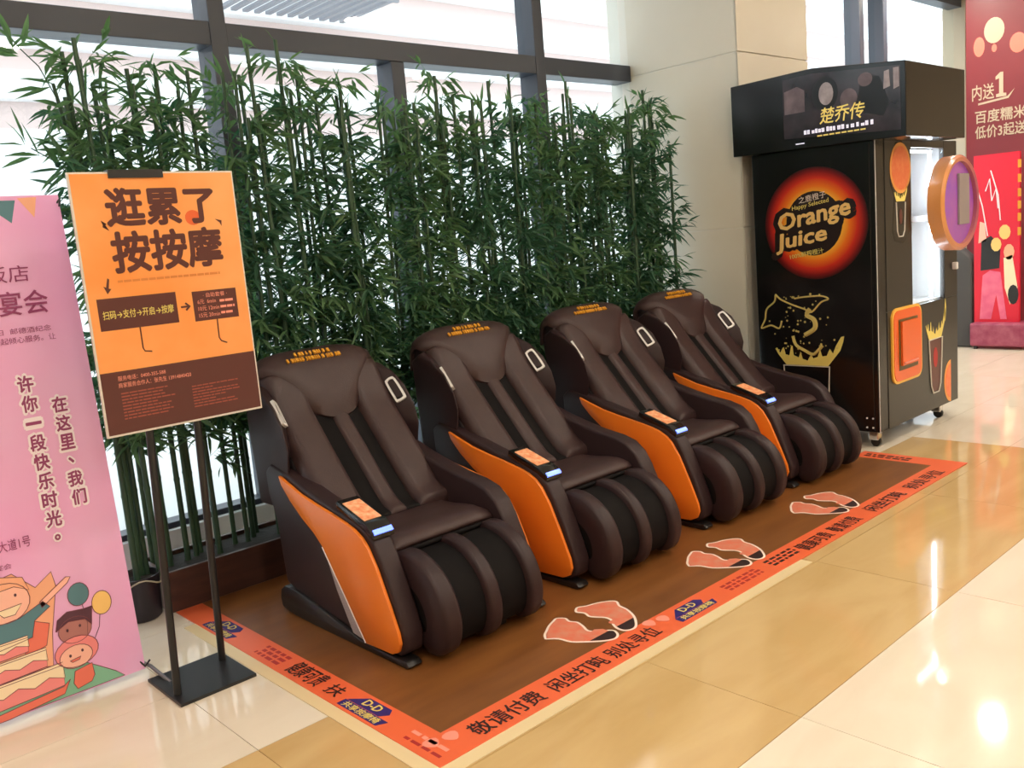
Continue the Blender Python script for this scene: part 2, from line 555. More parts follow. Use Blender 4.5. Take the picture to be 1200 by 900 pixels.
def footprint(F, dx, label):
    pts = [tuple(p) for p in cr(F, 3, True)]
    cx = sum(p[0] for p in pts)/len(pts); cy = sum(p[1] for p in pts)/len(pts)
    r = thing('footprint_sticker', (cx+dx, cy, 0.0045), label, 'floor sticker', 'footprint stickers on the mat')
    z = 0.0047
    MB().prism([(p[0]+dx, p[1], z) for p in pts], (0, 0, 0.0005)).build('white_outline', m_whitepr, r)
    inn = []
    n = len(pts)
    for i in range(n):
        a, b = Vector(pts[i-1]), Vector(pts[(i+1) % n])
        t = (b-a).normalized()
        nn = Vector((-t.y, t.x))
        p = Vector(pts[i])
        best = p+nn*0.010 if (p+nn*0.010-Vector((cx, cy))).length < (p-nn*0.010-Vector((cx, cy))).length else p-nn*0.010
        inn.append((best.x, best.y))
    MB().prism([(p[0]+dx, p[1], z+0.0006) for p in inn], (0, 0, 0.0004)).build('printed_sole', m_skinpr, r)
    heel = clip_poly(inn, lambda p: 2.205-p[1])
    MB().prism([(p[0]+dx, p[1], z+0.0011) for p in heel], (0, 0, 0.0003)).build('dark_heel', m_ink, r)
for dx, who in ((0.0, 'nearest the poster stand'), (0.915, 'in the middle of the mat'), (1.82, 'farthest along the mat')):
    footprint(F1, dx, 'white-edged orange footprint with straight sole, left of the pair ' + who)
    footprint(F2, dx, 'white-edged orange footprint with curved sole, right of the pair ' + who)
# two small printed feet at the front corner and mid border
for cx in (1.51, 2.58):
    for d in (-0.03, 0.035):
        pts = [(cx+d+0.026*math.cos(a)*(1+0.4*math.sin(a)), 2.115+0.028*math.sin(a)-0.25*d, ZT) for a in [k*PI/6 for k in range(12)]]
        MB().prism(pts, (0, 0, 0.0004)).build('printed_foot', m_pinkpr, fm)

# ================================================================== MASSAGE CHAIRS (local: front is -y)
def pad(path, x0, x1, th, ex=3.0, nx=9, end=0.18, base=0.02, flip=False):
    """soft cushion along a (y,z) path, bulging to the path's left-hand normal"""
    P = cr(path, 6)
    n = len(P)
    R = []
    for i, p in enumerate(P):
        t = (P[min(i+1, n-1)]-P[max(i-1, 0)]).normalized()
        nv = Vector((-t.y, t.x)) if not flip else Vector((t.y, -t.x))
        v = i/(n-1)
        e = min(1.0, min(v, 1-v)/end)
        ev = (1-(1-e)**2.2)**0.5 if e < 1 else 1.0
        ring = []
        for k in range(nx):
            u = k/(nx-1)
            h = th*max(0.0, 1-abs(2*u-1)**ex)**(1/2.0)*ev
            q = p+nv*h
            ring.append((x0+(x1-x0)*u, q.x-3.0, q.y))
        q = p-nv*base
        ring.append((x1, q.x-3.0, q.y)); ring.append((x0, q.x-3.0, q.y))
        R.append(ring)
    return MB().rings(R)

def yz(pts, x):
    return [(x, a-3.0, b) for a, b in pts]

def make_chair(loc, label):
    ch = thing('massage_chair', loc, label, 'massage chair', 'massage chairs in a row on the mat')
    L = dict(local=True)
    arm = [(2.625, 0.03), (2.585, 0.06), (2.578, 0.12), (2.60, 0.19), (2.64, 0.29), (2.685, 0.39), (2.72, 0.448), (2.775, 0.492), (2.85, 0.515),
           (2.96, 0.532), (3.08, 0.56), (3.20, 0.592), (3.32, 0.632), (3.45, 0.66), (3.50, 0.62), (3.495, 0.52), (3.455, 0.42), (3.445, 0.30), (3.43, 0.14), (3.30, 0.10), (3.1, 0.075), (2.9, 0.045)]
    panel = [(3.355, 0.622), (3.28, 0.596), (3.191, 0.567), (3.08, 0.543), (2.965, 0.522), (2.88, 0.504), (2.821, 0.487), (2.775, 0.463), (2.742, 0.432), (2.70, 0.366), (2.648, 0.251), (2.60, 0.135),
             (2.594, 0.095), (2.61, 0.06), (2.65, 0.042), (2.82, 0.037), (2.935, 0.200), (3.060, 0.371), (3.12, 0.42), (3.198, 0.465), (3.28, 0.525), (3.34, 0.585)]
    strip = [(3.060, 0.366), (2.935, 0.195), (2.825, 0.037), (2.92, 0.050), (3.005, 0.205), (3.062, 0.345)]
    runner = [(3.48, 0.02), (3.487, 0.06), (3.475, 0.10), (3.44, 0.122), (3.36, 0.125), (3.27, 0.115), (3.10, 0.082), (2.90, 0.040), (2.75, 0.030), (2.58, 0.030), (2.56, 0.012), (2.58, 0.0), (3.20, 0.0), (3.40, 0.004)]
    for s in (-1, 1):
        xo, xi = s*0.345, s*0.258
        MB().prism(yz(arm, xo), (xi-xo, 0, 0)).build('armrest', m_leather_d, ch, bevel=0.014, bseg=3, smooth=40, **L)
        MB().prism(yz(panel, xo+s*0.002), (s*0.016, 0, 0)).build('side_panel', m_orange, ch, bevel=0.004, smooth=35,
                                                               label='orange side panel', **L)
        MB().prism(yz(strip, xo), (s*0.008, 0, 0)).build('mesh_strip', m_strip, ch, **L)
        MB().tube([(xo+s*0.014, a-3.0, b) for a, b in [(3.066, 0.372), (2.940, 0.200), (2.826, 0.038)]], 0.0045, 6).build('trim_line', m_silver, ch, **L)
        MB().prism(yz(runner, s*0.355), (-s*0.065, 0, 0)).build('base_runner', m_runner, ch, bevel=0.008, bseg=2, smooth=40, **L)
    # back shell
    shell = [(3.05, 0.30), (3.12, 0.42), (3.30, 0.62), (3.455, 0.80), (3.545, 0.96), (3.575, 1.02), (3.61, 1.03), (3.655, 1.0), (3.65, 0.88), (3.60, 0.70), (3.53, 0.48), (3.47, 0.28), (3.40, 0.14), (3.10, 0.14)]
    MB().prism(yz(shell, -0.30), (0.60, 0, 0)).build('back_shell', m_shell, ch, bevel=0.022, bseg=3, smooth=40, **L)
    # cushions of the back
    bpath = [(3.03, 0.425), (3.10, 0.445), (3.20, 0.545), (3.33, 0.69), (3.45, 0.83), (3.53, 0.965), (3.555, 1.0)]
    pad(bpath, -0.295, -0.108, 0.044, 6).build('back_cushion', m_leather, ch, smooth=60, **L)
    pad(bpath, 0.108, 0.295, 0.044, 6).build('back_cushion', m_leather, ch, smooth=60, **L)
    pad(bpath, -0.045, 0.045, 0.030, 4).build('spine_cushion', m_leather, ch, smooth=60, **L)
    pad(bpath, -0.125, 0.125, 0.012, 16).build('roller_channel', m_channel, ch, smooth=60, **L)
    # head pad: flap with a rounded lower edge, over the crest
    crest = cr([(3.405, 0.795), (3.46, 0.865), (3.515, 0.95), (3.552, 1.015), (3.59, 1.046), (3.635, 1.045), (3.665, 1.01), (3.67, 0.93)], 5)
    ncr = len(crest)
    R = []
    NX = 25
    for i in range(NX):
        u = -1+2*i/(NX-1)
        low = 0.0+0.54*(abs(u)**1.8)
        ring_t, ring_b = [], []
        for k in range(14):
            v = low+(1-low)*k/13
            f = v*(ncr-1); a = int(min(f, ncr-2)); fr = f-a
            p = crest[a]*(1-fr)+crest[a+1]*fr
            t = (crest[a+1]-crest[a]).normalized()
            nv = Vector((-t.y, t.x))
            edge = min(1, (k+0.25)/2.2)
            side = (1-abs(u)**6)**0.5
            q = p+nv*(0.044*edge*side+0.006)
            ring_t.append((u*0.31, q.x-3.0, q.y-0.035*abs(u)**3))
            q = p-nv*0.01
            ring_b.append((u*0.31, q.x-3.0, q.y-0.035*abs(u)**3))
        R.append(ring_t+ring_b[::-1])
    hp = MB().rings(R).build('head_pad', m_leather, ch, smooth=60, **L)
    # gold print on the head pad
    for row, (yy, zz, w) in enumerate(((3.542, 1.074, 0.17), (3.520, 1.053, 0.27))):
        rects = []
        a = -w/2
        random.seed(11+row)
        while a < w/2:
            ww = random.uniform(0.005, 0.013)
            rects.append([(a-0.03, yy-3.0, zz), (a+ww-0.03, yy-3.0, zz), (a+ww-0.03, yy+0.014-3.0, zz+0.013), (a-0.03, yy+0.014-3.0, zz+0.013)])
            a += ww+random.choice((0.004, 0.004, 0.012))
        b = MB()
        for q in rects: b.prism(q, Vector((0, -0.005, 0.006)))
        b.build('gold_print', m_gold, ch, kind='stuff', **L)
    # shoulder wings with handles
    wo = [(3.60, 0.46), (3.46, 0.46), (3.36, 0.53), (3.305, 0.63), (3.285, 0.72), (3.31, 0.81), (3.37, 0.895), (3.46, 0.955), (3.56, 0.985), (3.63, 0.95), (3.62, 0.75)]
    wi = [(3.60, 0.48), (3.52, 0.48), (3.455, 0.56), (3.40, 0.65), (3.385, 0.73), (3.41, 0.82), (3.46, 0.90), (3.52, 0.96), (3.58, 1.0), (3.64, 0.96), (3.62, 0.75)]
    for s in (-1, 1):
        MB().loft([(s*0.338, a-3.0, b) for a, b in wo], [(s*0.270, a-3.0, b) for a, b in wi]).build('shoulder_wing', m_leather_d, ch, bevel=0.016, bseg=3, smooth=45, **L)
        c = Vector((s*0.303, 3.405-3.0, 0.868))
        A = Vector((0, 0.085, 0.105)).normalized()          # long axis, up and back
        B = Vector((s*0.6, -0.8, 0.0)); B = (B-A*B.dot(A)).normalized()
        N = A.cross(B)
        if N.y > 0: N = -N
        quad = [tuple(p) for p in cr([(-0.064, -0.016), (-0.066, 0.020), (-0.050, 0.030), (0.046, 0.024), (0.062, 0.008), (0.060, -0.016), (0.044, -0.026), (-0.052, -0.024)], 3, True)]
        o_ = [c+A*p+B*q+N*0.012 for p, q in quad]
        i_ = [c+A*(p*0.84)+B*(q*0.64)+N*0.012 for p, q in quad]
        b = MB()
        n = len(quad)
        vo = [b.bm.verts.new(p) for p in o_]; vi = [b.bm.verts.new(p) for p in i_]
        vo2 = [b.bm.verts.new(p-N*0.022) for p in o_]; vi2 = [b.bm.verts.new(p-N*0.022) for p in i_]
        for k in range(n):
            j = (k+1) % n
            b.bm.faces.new((vo[k], vo[j], vi[j], vi[k])); b.bm.faces.new((vo2[k], vi2[k], vi2[j], vo2[j]))
            b.bm.faces.new((vo[k], vo2[k], vo2[j], vo[j])); b.bm.faces.new((vi[k], vi[j], vi2[j], vi2[k]))
        hd = b.build('handle_frame', m_silver, ch, label='silver handle frame', **L)
        MB().prism([p-N*0.010 for p in i_], -N*0.008).build('handle_recess', m_channel, ch, **L)
    # seat
    spath = [(2.745, 0.375), (2.77, 0.400), (2.84, 0.405), (2.95, 0.395), (3.06, 0.395), (3.14, 0.42)]
    pad(spath, -0.266, 0.266, 0.030, 6, nx=13, end=0.10, base=0.05, flip=False).build('seat_cushion', m_leather, ch, smooth=60, **L)
    MB().tube([(-0.255, 2.742-3.0, 0.372), (-0.1, 2.732-3.0, 0.374), (0.1, 2.732-3.0, 0.374), (0.255, 2.742-3.0, 0.372)], 0.010, 8).build('seat_piping', m_channel, ch, smooth=60, **L)
    MB().prism(yz([(2.70, 0.10), (3.35, 0.12), (3.30, 0.36), (2.75, 0.37)], -0.26), (0.52, 0, 0)).build('seat_base', m_shell, ch, **L)
    # leg rest
    lpath = [(2.77, 0.330), (2.70, 0.333), (2.625, 0.315), (2.56, 0.268), (2.522, 0.20), (2.515, 0.13), (2.54, 0.075), (2.60, 0.05)]
    lp = [(a, b) for a, b in lpath]
    pad(lp, -0.255, 0.255, 0.030, 24, nx=9, end=0.16, base=0.10, flip=True).build('leg_rest', m_channel, ch, smooth=60, **L)
    for a, b in ((-0.257, -0.158), (-0.038, 0.038), (0.172, 0.257)):
        pad(lp, a, b, 0.058, 5.0, nx=13, end=0.20, base=0.05, flip=True).build('calf_cushion', m_leather_d, ch, smooth=60, **L)
    for s in (-0.12, 0.12):
        bx('foot', m_runner, ch, s-0.025, s+0.025, -0.42, -0.36, 0.0, 0.07, bevel=0.006, local=True)
    # controller on the left arm
    c = [(2.722, 0.455), (2.965, 0.545), (2.955, 0.572), (2.765, 0.512), (2.726, 0.484)]
    ct = MB().prism(yz(c, -0.342), (0.098, 0, 0)).build('controller', m_black, ch, bevel=0.005, smooth=40, **L)
    scr = [(2.785, 0.5175), (2.925, 0.562), (2.9235, 0.5655), (2.7835, 0.521)]
    m_scr = mat('controller_screen', (226, 190, 150), 0.3, rgb2=(210, 100, 50), nscale=45, emit=(230, 150, 90), estr=0.25)
    MB().prism(yz(scr, -0.332), (0.076, 0, 0)).build('screen', m_scr, ct, **L)
    led = [(2.724, 0.474), (2.736, 0.489), (2.731, 0.494), (2.718, 0.479)]
    MB().prism(yz(led, -0.335), (0.084, 0, 0)).build('light_strip', m_blue_led, ct, label='glowing blue light strip', **L)
    return ch

CH_LABELS = ['brown and orange massage chair nearest the orange poster stand',
             'brown and orange massage chair, second in the row from the poster stand',
             'brown and orange massage chair, third in the row, one short of the juice machine',
             'brown and orange massage chair at the far end beside the juice machine']
CX = [2.078, 2.985, 3.915, 4.760]
chair = make_chair((CX[0], 3.0, 0.005), CH_LABELS[0])
for x, lab in zip(CX[1:], CH_LABELS[1:]):
    dup(chair, (x, 3.0, 0.005), lab)

# ================================================================== POSTER STAND
m_poster = mat('orange_poster_print', (244, 172, 108), 0.3, rgb2=(240, 142, 60), nscale=2.5)  # print orange, lightened in its colour to carry the board's reflection
m_pbrown = mat('brown_poster_print', (86, 42, 38), 0.35)
m_pfine = mat('brick_fine_print', (150, 74, 60), 0.5)
m_board = mat('pale_board_edge', (214, 208, 200), 0.4)
ps = thing('poster_stand', (1.21, 3.16, 0), 'black metal poster stand holding an orange board with brown Chinese lettering', 'poster stand')
bx('base_plate', m_black_m, ps, 1.065, 1.352, 3.005, 3.305, 0.0, 0.012, bevel=0.002)
MB().tube([(1.09, 3.09, 0.012), (1.142, 3.125, 0.98), (1.142, 3.125, 1.80)], 0.0135, 10).build('pole', m_black_m, ps, smooth=50)
MB().tube([(1.322, 3.225, 0.012), (1.318, 3.135, 0.98), (1.318, 3.125, 1.80)], 0.0135, 10).build('pole', m_black_m, ps, smooth=50)
bx('clip', m_black_m, ps, 1.119, 1.301, 3.090, 3.128, 1.815, 1.842)
board = bx('board', m_board, ps, 0.992, 1.556, 3.097, 3.108, 0.965, 1.835)
SX, SZ, YS = (1, 0, 0), (0, 0, 1), 3.0965
def sp(name, x0, x1, z0, z1, m, lift):
    return MB().prism([(x0, YS-lift, z0), (x1, YS-lift, z0), (x1, YS-lift, z1), (x0, YS-lift, z1)], (0, -0.0004, 0)).build(name, m, board)
sp('orange_sheet', 0.998, 1.551, 1.182, 1.829, m_poster, 0.0)
sp('brown_sheet', 0.998, 1.551, 0.972, 1.182, m_pbrown, 0.0)
def st(body, x0, x1, z0, z1, m, bold=0.0, lift=0.0012, **k):
    return text('lettering', body, m, board, ((x0+x1)/2, YS, (z0+z1)/2), SX, SZ, x1-x0, z1-z0, bold=bold, lift=lift, **k)
st('逛累了', 1.098, 1.470, 1.660, 1.780, m_pbrown, 0.035)
st('按按摩', 1.098, 1.478, 1.508, 1.638, m_pbrown, 0.035)
sp('brown_box', 1.023, 1.288, 1.320, 1.426, m_pbrown, 0.0006)
sp('brown_box', 1.346, 1.511, 1.315, 1.420, m_pbrown, 0.0006)
st('扫码→支付→开启→按摩', 1.036, 1.274, 1.357, 1.385, m_yel, 0.01, 0.002)
st('· 自助套餐 ·', 1.385, 1.475, 1.396, 1.412, m_pinkpr, 0.0, 0.002)
st('6元  6min', 1.362, 1.430, 1.374, 1.390, m_pinkpr, 0.0, 0.002)
st('10元 12min', 1.362, 1.440, 1.350, 1.366, m_pinkpr, 0.0, 0.002)
st('15元 20min', 1.362, 1.440, 1.326, 1.342, m_pinkpr, 0.0, 0.002)
st('→', 1.302, 1.334, 1.358, 1.384, m_pbrown, 0.04)
st('服务电话：0400-355-588', 1.053, 1.215, 1.150, 1.166, m_pinkpr, 0.0)
st('商家服务合作人：张先生 13914840420', 1.052, 1.303, 1.126, 1.143, m_pinkpr, 0.0)
def stick(pts):
    MB().tube([(a, YS-0.0012, b) for a, b in pts], 0.0022, 6).build('drawn_stick', m_pbrown, board)
stick([(1.151, 1.320), (1.151, 1.249), (1.156, 1.238), (1.179, 1.234)])
stick([(1.427, 1.315), (1.425, 1.248), (1.432, 1.236), (1.452, 1.227)])
random.seed(5)
def lines_v(parent, y, x0, x1, z0, z1, rows, m, lo=0.4):
    R = []
    for r in range(rows):
        a0 = z1-(z1-z0)*(r+0.7)/rows; a1 = z1-(z1-z0)*(r+0.3)/rows
        a = x0; end = x0+(x1-x0)*random.uniform(lo, 1.0)
        while a < end-0.004:
            b_ = min(a+random.uniform(0.01, 0.03), end)
            R.append([(a, y, a0), (b_, y, a0), (b_, y, a1), (a, y, a1)])
            a = b_+0.003
    fine_print(parent, R, m, (0, -1, 0))
lines_v(board, YS-0.0008, 1.056, 1.262, 1.015, 1.112, 9, m_pfine)
lines_v(board, YS-0.0008, 1.300, 1.480, 1.012, 1.095, 8, m_pfine)
lines_v(board, YS-0.0008, 1.445, 1.500, 1.326, 1.390, 3, m_pinkpr, 0.9)
m_faint = mat('faint_orange_print', (214, 128, 62), 0.4)
lines_v(board, YS-0.0008, 1.10, 1.46, 1.468, 1.488, 1, m_faint, 1.0)
for q in ([(1.075, 1.68), (1.092, 1.668), (1.080, 1.665), (1.098, 1.645), (1.078, 1.658), (1.088, 1.664)],
          [(1.468, 1.668), (1.492, 1.662), (1.490, 1.642), (1.484, 1.655)],
          [(1.068, 1.492), (1.060, 1.462), (1.052, 1.466), (1.062, 1.440), (1.076, 1.456), (1.068, 1.458), (1.074, 1.488)]):
    MB().prism([(a, YS-0.0006, b) for a, b in q], (0, -0.0005, 0)).build('small_arrow', m_pbrown, board)
m_blush = mat('coral_blush_print', (224, 98, 48), 0.4)
MB().prism([(1.388+0.028*math.cos(a), YS-0.0006, 1.676+0.026*math.sin(a)) for a in [k*PI/10 for k in range(20)]], (0, -0.0004, 0)).build('coral_spot', m_blush, board)

# ================================================================== PINK BANNER
m_pink = mat('pink_banner_sheet', (238, 164, 216), 0.45, rgb2=(236, 186, 226), nscale=2.2)
m_pplum = mat('plum_print', (150, 62, 110), 0.5)
m_pwhite = mat('white_outline_print', (250, 238, 246), 0.5)
m_teal = mat('teal_print', (86, 128, 140), 0.5)
m_mint = mat('mint_green_print', (132, 190, 160), 0.5)
m_apric = mat('apricot_print', (244, 176, 140), 0.5)
m_cake = mat('cake_coral_print', (240, 140, 140), 0.5)
m_icing = mat('icing_cream_print', (248, 226, 190), 0.5)
m_hair = mat('dark_plum_hair_print', (88, 50, 66), 0.5)
m_tan = mat('brown_face_print', (176, 116, 112), 0.5)
m_face = mat('peach_face_print', (250, 190, 170), 0.5)
m_coral = mat('coral_red_print', (236, 120, 100), 0.5)
m_pline = mat('plum_drawn_line', (120, 60, 70), 0.5)
m_yelb = mat('yellow_balloon_print', (246, 200, 120), 0.5)
pb = thing('banner_stand', (0.70, 3.40, 0), 'pink party banner on a stand with cartoon children and a cake', 'banner stand')
YB = 3.375
sheet = MB().prism([(0.27, YB, 0.025), (1.087, YB, 0.025), (1.043, YB, 1.79), (0.27, YB, 1.79)], (0, 0.002, 0)).build('sheet', m_pink, pb)
MB().tube([(1.07, YB+0.004, 0.06), (1.085, YB-0.005, 0.035), (1.10, YB-0.02, 0.06)], 0.004, 6).build('corner_hook', m_black_m, pb)
MB().tube([(1.035, YB+0.004, 1.76), (1.045, YB-0.006, 1.775), (1.038, YB-0.012, 1.75)], 0.004, 6).build('corner_hook', m_black_m, pb)
MB().tube([(1.085, YB+0.01, 0.045), (1.10, YB-0.02, 0.035), (1.115, YB-0.16, 0.007)], 0.007, 8).build('foot_tube', mat('grey_tube', (120, 122, 126), 0.4, 0.5), pb)
MB().tube([(1.035, YB+0.012, 1.775), (0.66, YB+0.06, 0.9), (0.30, YB+0.30, 0.008)], 0.008, 8).build('support_tube', m_black_m, pb)
MB().tube([(0.28, YB+0.012, 1.775), (0.66, YB+0.075, 0.9), (1.02, YB+0.30, 0.008)], 0.008, 8).build('support_tube', m_black_m, pb)
def bp(name, pts, m, layer, n=0):
    P = [tuple(p) for p in cr(pts, n, True)] if n else pts
    if name not in ('flag', 'eye'):
        MB().tube([(a, YB-0.0006*layer-0.0006, b) for a, b in list(P)+[P[0]]], 0.0013, 5).build('drawn_outline', m_pline, sheet)
    return MB().prism([(a, YB-0.0006*layer, b) for a, b in P], (0, -0.0005, 0)).build(name, m, sheet)
def ell(cx, cz, a, b, n=20): return [(cx+a*math.cos(2*PI*k/n), cz+b*math.sin(2*PI*k/n)) for k in range(n)]
def bt(body, x0, x1, z0, z1, m, bold=0.0, layer=3):
    return text('lettering', body, m, sheet, ((x0+x1)/2, YB-0.0006*layer, (z0+z1)/2), SX, SZ, x1-x0, z1-z0, bold=bold)
bp('flag', [(0.80, 1.775), (0.905, 1.775), (0.884, 1.70)], m_teal, 1)
bp('flag', [(0.912, 1.782), (0.972, 1.784), (0.957, 1.716)], m_apric, 1)
bp('flag', [(0.69, 1.765), (0.785, 1.77), (0.75, 1.70)], m_yelb, 1)
bt('饭店', 0.775, 0.910, 1.505, 1.560, m_pplum, -0.005)
bt('宴会', 0.800, 0.955, 1.395, 1.475, m_pplum, 0.01)
bt('生日  邮德酒纪念', 0.755, 0.952, 1.332, 1.352, m_pplum)
bt('一起倾心服务。让', 0.765, 0.962, 1.300, 1.322, m_pplum)
def column(chars, xs, zs, s):
    for k, c in enumerate(chars):
        t = k/(len(chars)-1)
        x = xs[0]+(xs[1]-xs[0])*t; z = zs[0]+(zs[1]-zs[0])*t
        w = s*(0.35 if c in '。、' else 1.0)
        hz = 0.0035/w if c == '一' else 0.56
        bt(c, x-w/2*1.06, x+w/2*1.06, z-w*(hz+0.05), z+w*(hz+0.05), m_pwhite, 0.10, 1.2)
        bt(c, x-w/2*0.92, x+w/2*0.92, z-w*hz*0.95, z+w*hz*0.95, m_pplum, 0.03, 3.0)
column('许你一段快乐时光。', (0.842, 0.862), (1.160, 0.610), 0.052)
column('在这里、我们', (0.938, 0.953), (1.073, 0.735), 0.050)
bt('大道1号', 0.675, 0.775, 0.605, 0.645, m_pplum)
bt('宴会', 0.655, 0.705, 0.545, 0.565, m_pplum)
bp('green_hill', [(0.28, 0.03), (0.28, 0.10), (0.55, 0.15), (0.75, 0.165), (0.88, 0.135), (0.98, 0.06), (1.01, 0.03)], m_mint, 1)
bp('tent', [(0.56, 0.50), (0.70, 0.525), (0.765, 0.455), (0.822, 0.495), (0.830, 0.44), (0.795, 0.28), (0.78, 0.16), (0.60, 0.16)], m_apric, 1.5)
bp('tent_fold', [(0.70, 0.36), (0.79, 0.315), (0.77, 0.24), (0.70, 0.22)], m_coral, 2.2)
for cz, wx, hz, k in ((0.075, 0.225, 0.075, 0), (0.165, 0.18, 0.06, 1), (0.24, 0.13, 0.05, 2)):
    bp('cake_tier', [(0.36, cz-hz*0.3), (0.58+wx, cz), (0.585+wx, cz+hz), (0.36, cz+hz*0.9)], m_cake, 3+k*0.8)
    top = [(0.36, cz+hz*0.9), (0.585+wx, cz+hz+0.015)]
    drip = []
    n = 9
    for q in range(n+1):
        x = 0.585+wx-(0.225+wx)*q/n
        drip.append((x, cz+hz*(0.62 if q % 2 else 0.35)))
    bp('icing', [(0.36, cz+hz*0.95), (0.585+wx, cz+hz*1.15)]+drip, m_icing, 3.5+k*0.8)
bp('cake_board', [(0.36, 0.03), (0.80, 0.072), (0.825, 0.09), (0.80, 0.045), (0.62, 0.026), (0.36, 0.026)], m_coral, 5.5)
bp('boy_shirt', [(0.60, 0.27), (0.73, 0.285), (0.745, 0.34), (0.80, 0.375), (0.78, 0.40), (0.70, 0.365), (0.62, 0.36)], m_teal, 5)
bp('boy_arm', [(0.775, 0.378), (0.868, 0.44), (0.880, 0.458), (0.865, 0.462), (0.77, 0.400)], m_face, 5)
bp('boy_face', ell(0.665, 0.43, 0.078, 0.070), m_face, 5.5)
bp('boy_hair', [(0.59, 0.47), (0.60, 0.515), (0.66, 0.525), (0.73, 0.505), (0.745, 0.455), (0.70, 0.480), (0.64, 0.475)], m_apric, 6)
bp('boy_mouth', [(0.635, 0.408), (0.715, 0.415), (0.69, 0.383), (0.655, 0.383)], m_icing, 6)
bp('balloon', ell(0.897, 0.386, 0.036, 0.042), m_teal, 2)
bp('balloon', ell(0.970, 0.330, 0.034, 0.044), m_yelb, 2)
for a, b in (((0.905, 0.345), (0.903, 0.20)), ((0.958, 0.288), (0.925, 0.20))):
    MB().tube([(a[0], YB-0.0015, a[1]), ((a[0]+b[0])/2+0.008, YB-0.0015, (a[1]+b[1])/2), (b[0], YB-0.0015, b[1])], 0.0012, 5).build('balloon_string', m_hair, sheet)
bp('child_face', ell(0.868, 0.262, 0.056, 0.048), m_tan, 3)
bp('child_hair', [(0.805, 0.275), (0.815, 0.315), (0.85, 0.335), (0.905, 0.328), (0.935, 0.33), (0.925, 0.262), (0.905, 0.290), (0.85, 0.298)], m_hair, 3.6)
bp('child_ringlets', ell(0.862, 0.182, 0.074, 0.056), m_cake, 4, 0)
bp('child_face', ell(0.857, 0.165, 0.056, 0.042), m_face, 4.6)
bp('child_smile', [(0.835, 0.155), (0.872, 0.160), (0.866, 0.150), (0.842, 0.147)], m_coral, 5.2)
bp('child_dress', [(0.845, 0.112), (0.905, 0.122), (0.908, 0.075), (0.895, 0.055), (0.845, 0.045), (0.835, 0.07)], m_coral, 4.6)
for cx, cz in ((0.842, 0.268), (0.885, 0.272), (0.838, 0.173), (0.880, 0.180), (0.635, 0.445), (0.70, 0.45)):
    bp('eye', ell(cx, cz, 0.0045, 0.006, 8), m_hair, 6.5)

# ================================================================== BAMBOO HEDGE
m_trough = mat('brown_planter_wood', (84, 56, 46), 0.4, rgb2=(64, 42, 38), nscale=6, stretch=(1, 6, 6))
m_bag = mat('black_plastic_pot', (40, 36, 44), 0.4)
m_liner = mat('torn_pale_liner', (176, 170, 150), 0.7)
m_soil = mat('dark_soil', (38, 34, 28), 0.9, bump=0.5, bscale=40)
tx = 1.40
for k in range(4):
    x1_ = tx+0.96
    lab = ['brown wooden planter trough behind the poster stand and the nearest massage chair',
           'brown wooden planter trough behind the second massage chair',
           'brown wooden planter trough behind the third massage chair',
           'brown wooden planter trough behind the far massage chair'][k]
    t = thing('planter_trough', ((tx+x1_)/2, 4.04, 0), lab, 'planter', 'planter troughs under the bamboo')
    bx('front_board', m_trough, t, tx, x1_, 3.890, 3.910, 0.0, 0.185, bevel=0.003)
    bx('rear_board', m_trough, t, tx, x1_, 4.19, 4.21, 0.0, 0.185, bevel=0.003)
    bx('end_board', m_trough, t, tx, tx+0.02, 3.910, 4.19, 0.0, 0.185)
    bx('end_board', m_trough, t, x1_-0.02, x1_, 3.910, 4.19, 0.0, 0.185)
    bx('soil', m_soil, t, tx+0.02, x1_-0.02, 3.910, 4.19, 0.01, 0.165)
    tx = x1_+0.015
pt = thing('plant_pot', (1.30, 3.96, 0), 'small black plastic pot with a torn liner at the left end of the planters', 'plant pot')
MB().lathe([(0.070, 0.0), (0.082, 0.01), (0.090, 0.17), (0.096, 0.20), (0.088, 0.20), (0.080, 0.17)], (1.30, 3.96, 0), seg=20).build('pot', m_bag, pt, smooth=50)
MB().lathe([(0.083, 0.172), (0.05, 0.176), (0.002, 0.178)], (1.30, 3.96, 0), seg=16).build('soil', m_soil, pt)
ring = []
for k in range(24):
    a = 2*PI*k/24
    ring.append((1.30+0.0985*math.cos(a), 3.96+0.0985*math.sin(a), 0.176+0.018*math.sin(3.1*a)))
MB().tube(ring+[ring[0]], 0.004, 5).build('liner_edge', m_liner, pt)

rng = random.Random(21)
def leaf_faces(b, p, direction, length, width, droop):
    d = Vector(direction).normalized()
    side = d.cross(Vector((0, 0, 1)))
    if side.length < 1e-3: side = Vector((1, 0, 0))
    side.normalize()
    rot = Matrix.Rotation(rng.uniform(-1.1, 1.1), 3, d)
    side = rot @ side
    nrm = side.cross(d)
    p = Vector(p)
    def c(t, s, h=0.0):
        return p + d*(length*t) + side*(width*s) + nrm*(h*width) + Vector((0, 0, -droop*length*t*t))
    v = [b.bm.verts.new(q) for q in (c(0, 0), c(0.33, 0.5, 0.16), c(0.33, 0, -0.04), c(0.33, -0.5, 0.16), c(0.68, 0.36, 0.1), c(0.68, 0, -0.03), c(0.68, -0.36, 0.1), c(1, 0))]
    F = b.bm.faces
    for f in ((0, 1, 2), (0, 2, 3), (1, 4, 5, 2), (2, 5, 6, 3), (4, 7, 5), (5, 7, 6)):
        F.new([v[i] for i in f])

def leaf_obj_mesh(length, width, droop):
    b = MB()
    leaf_faces(b, (0, 0, 0), (1, 0, 0.15), length, width, droop)
    me = bpy.data.meshes.new('leaf')
    b.bm.to_mesh(me); b.bm.free()
    me.materials.append(m_leaf)
    return me

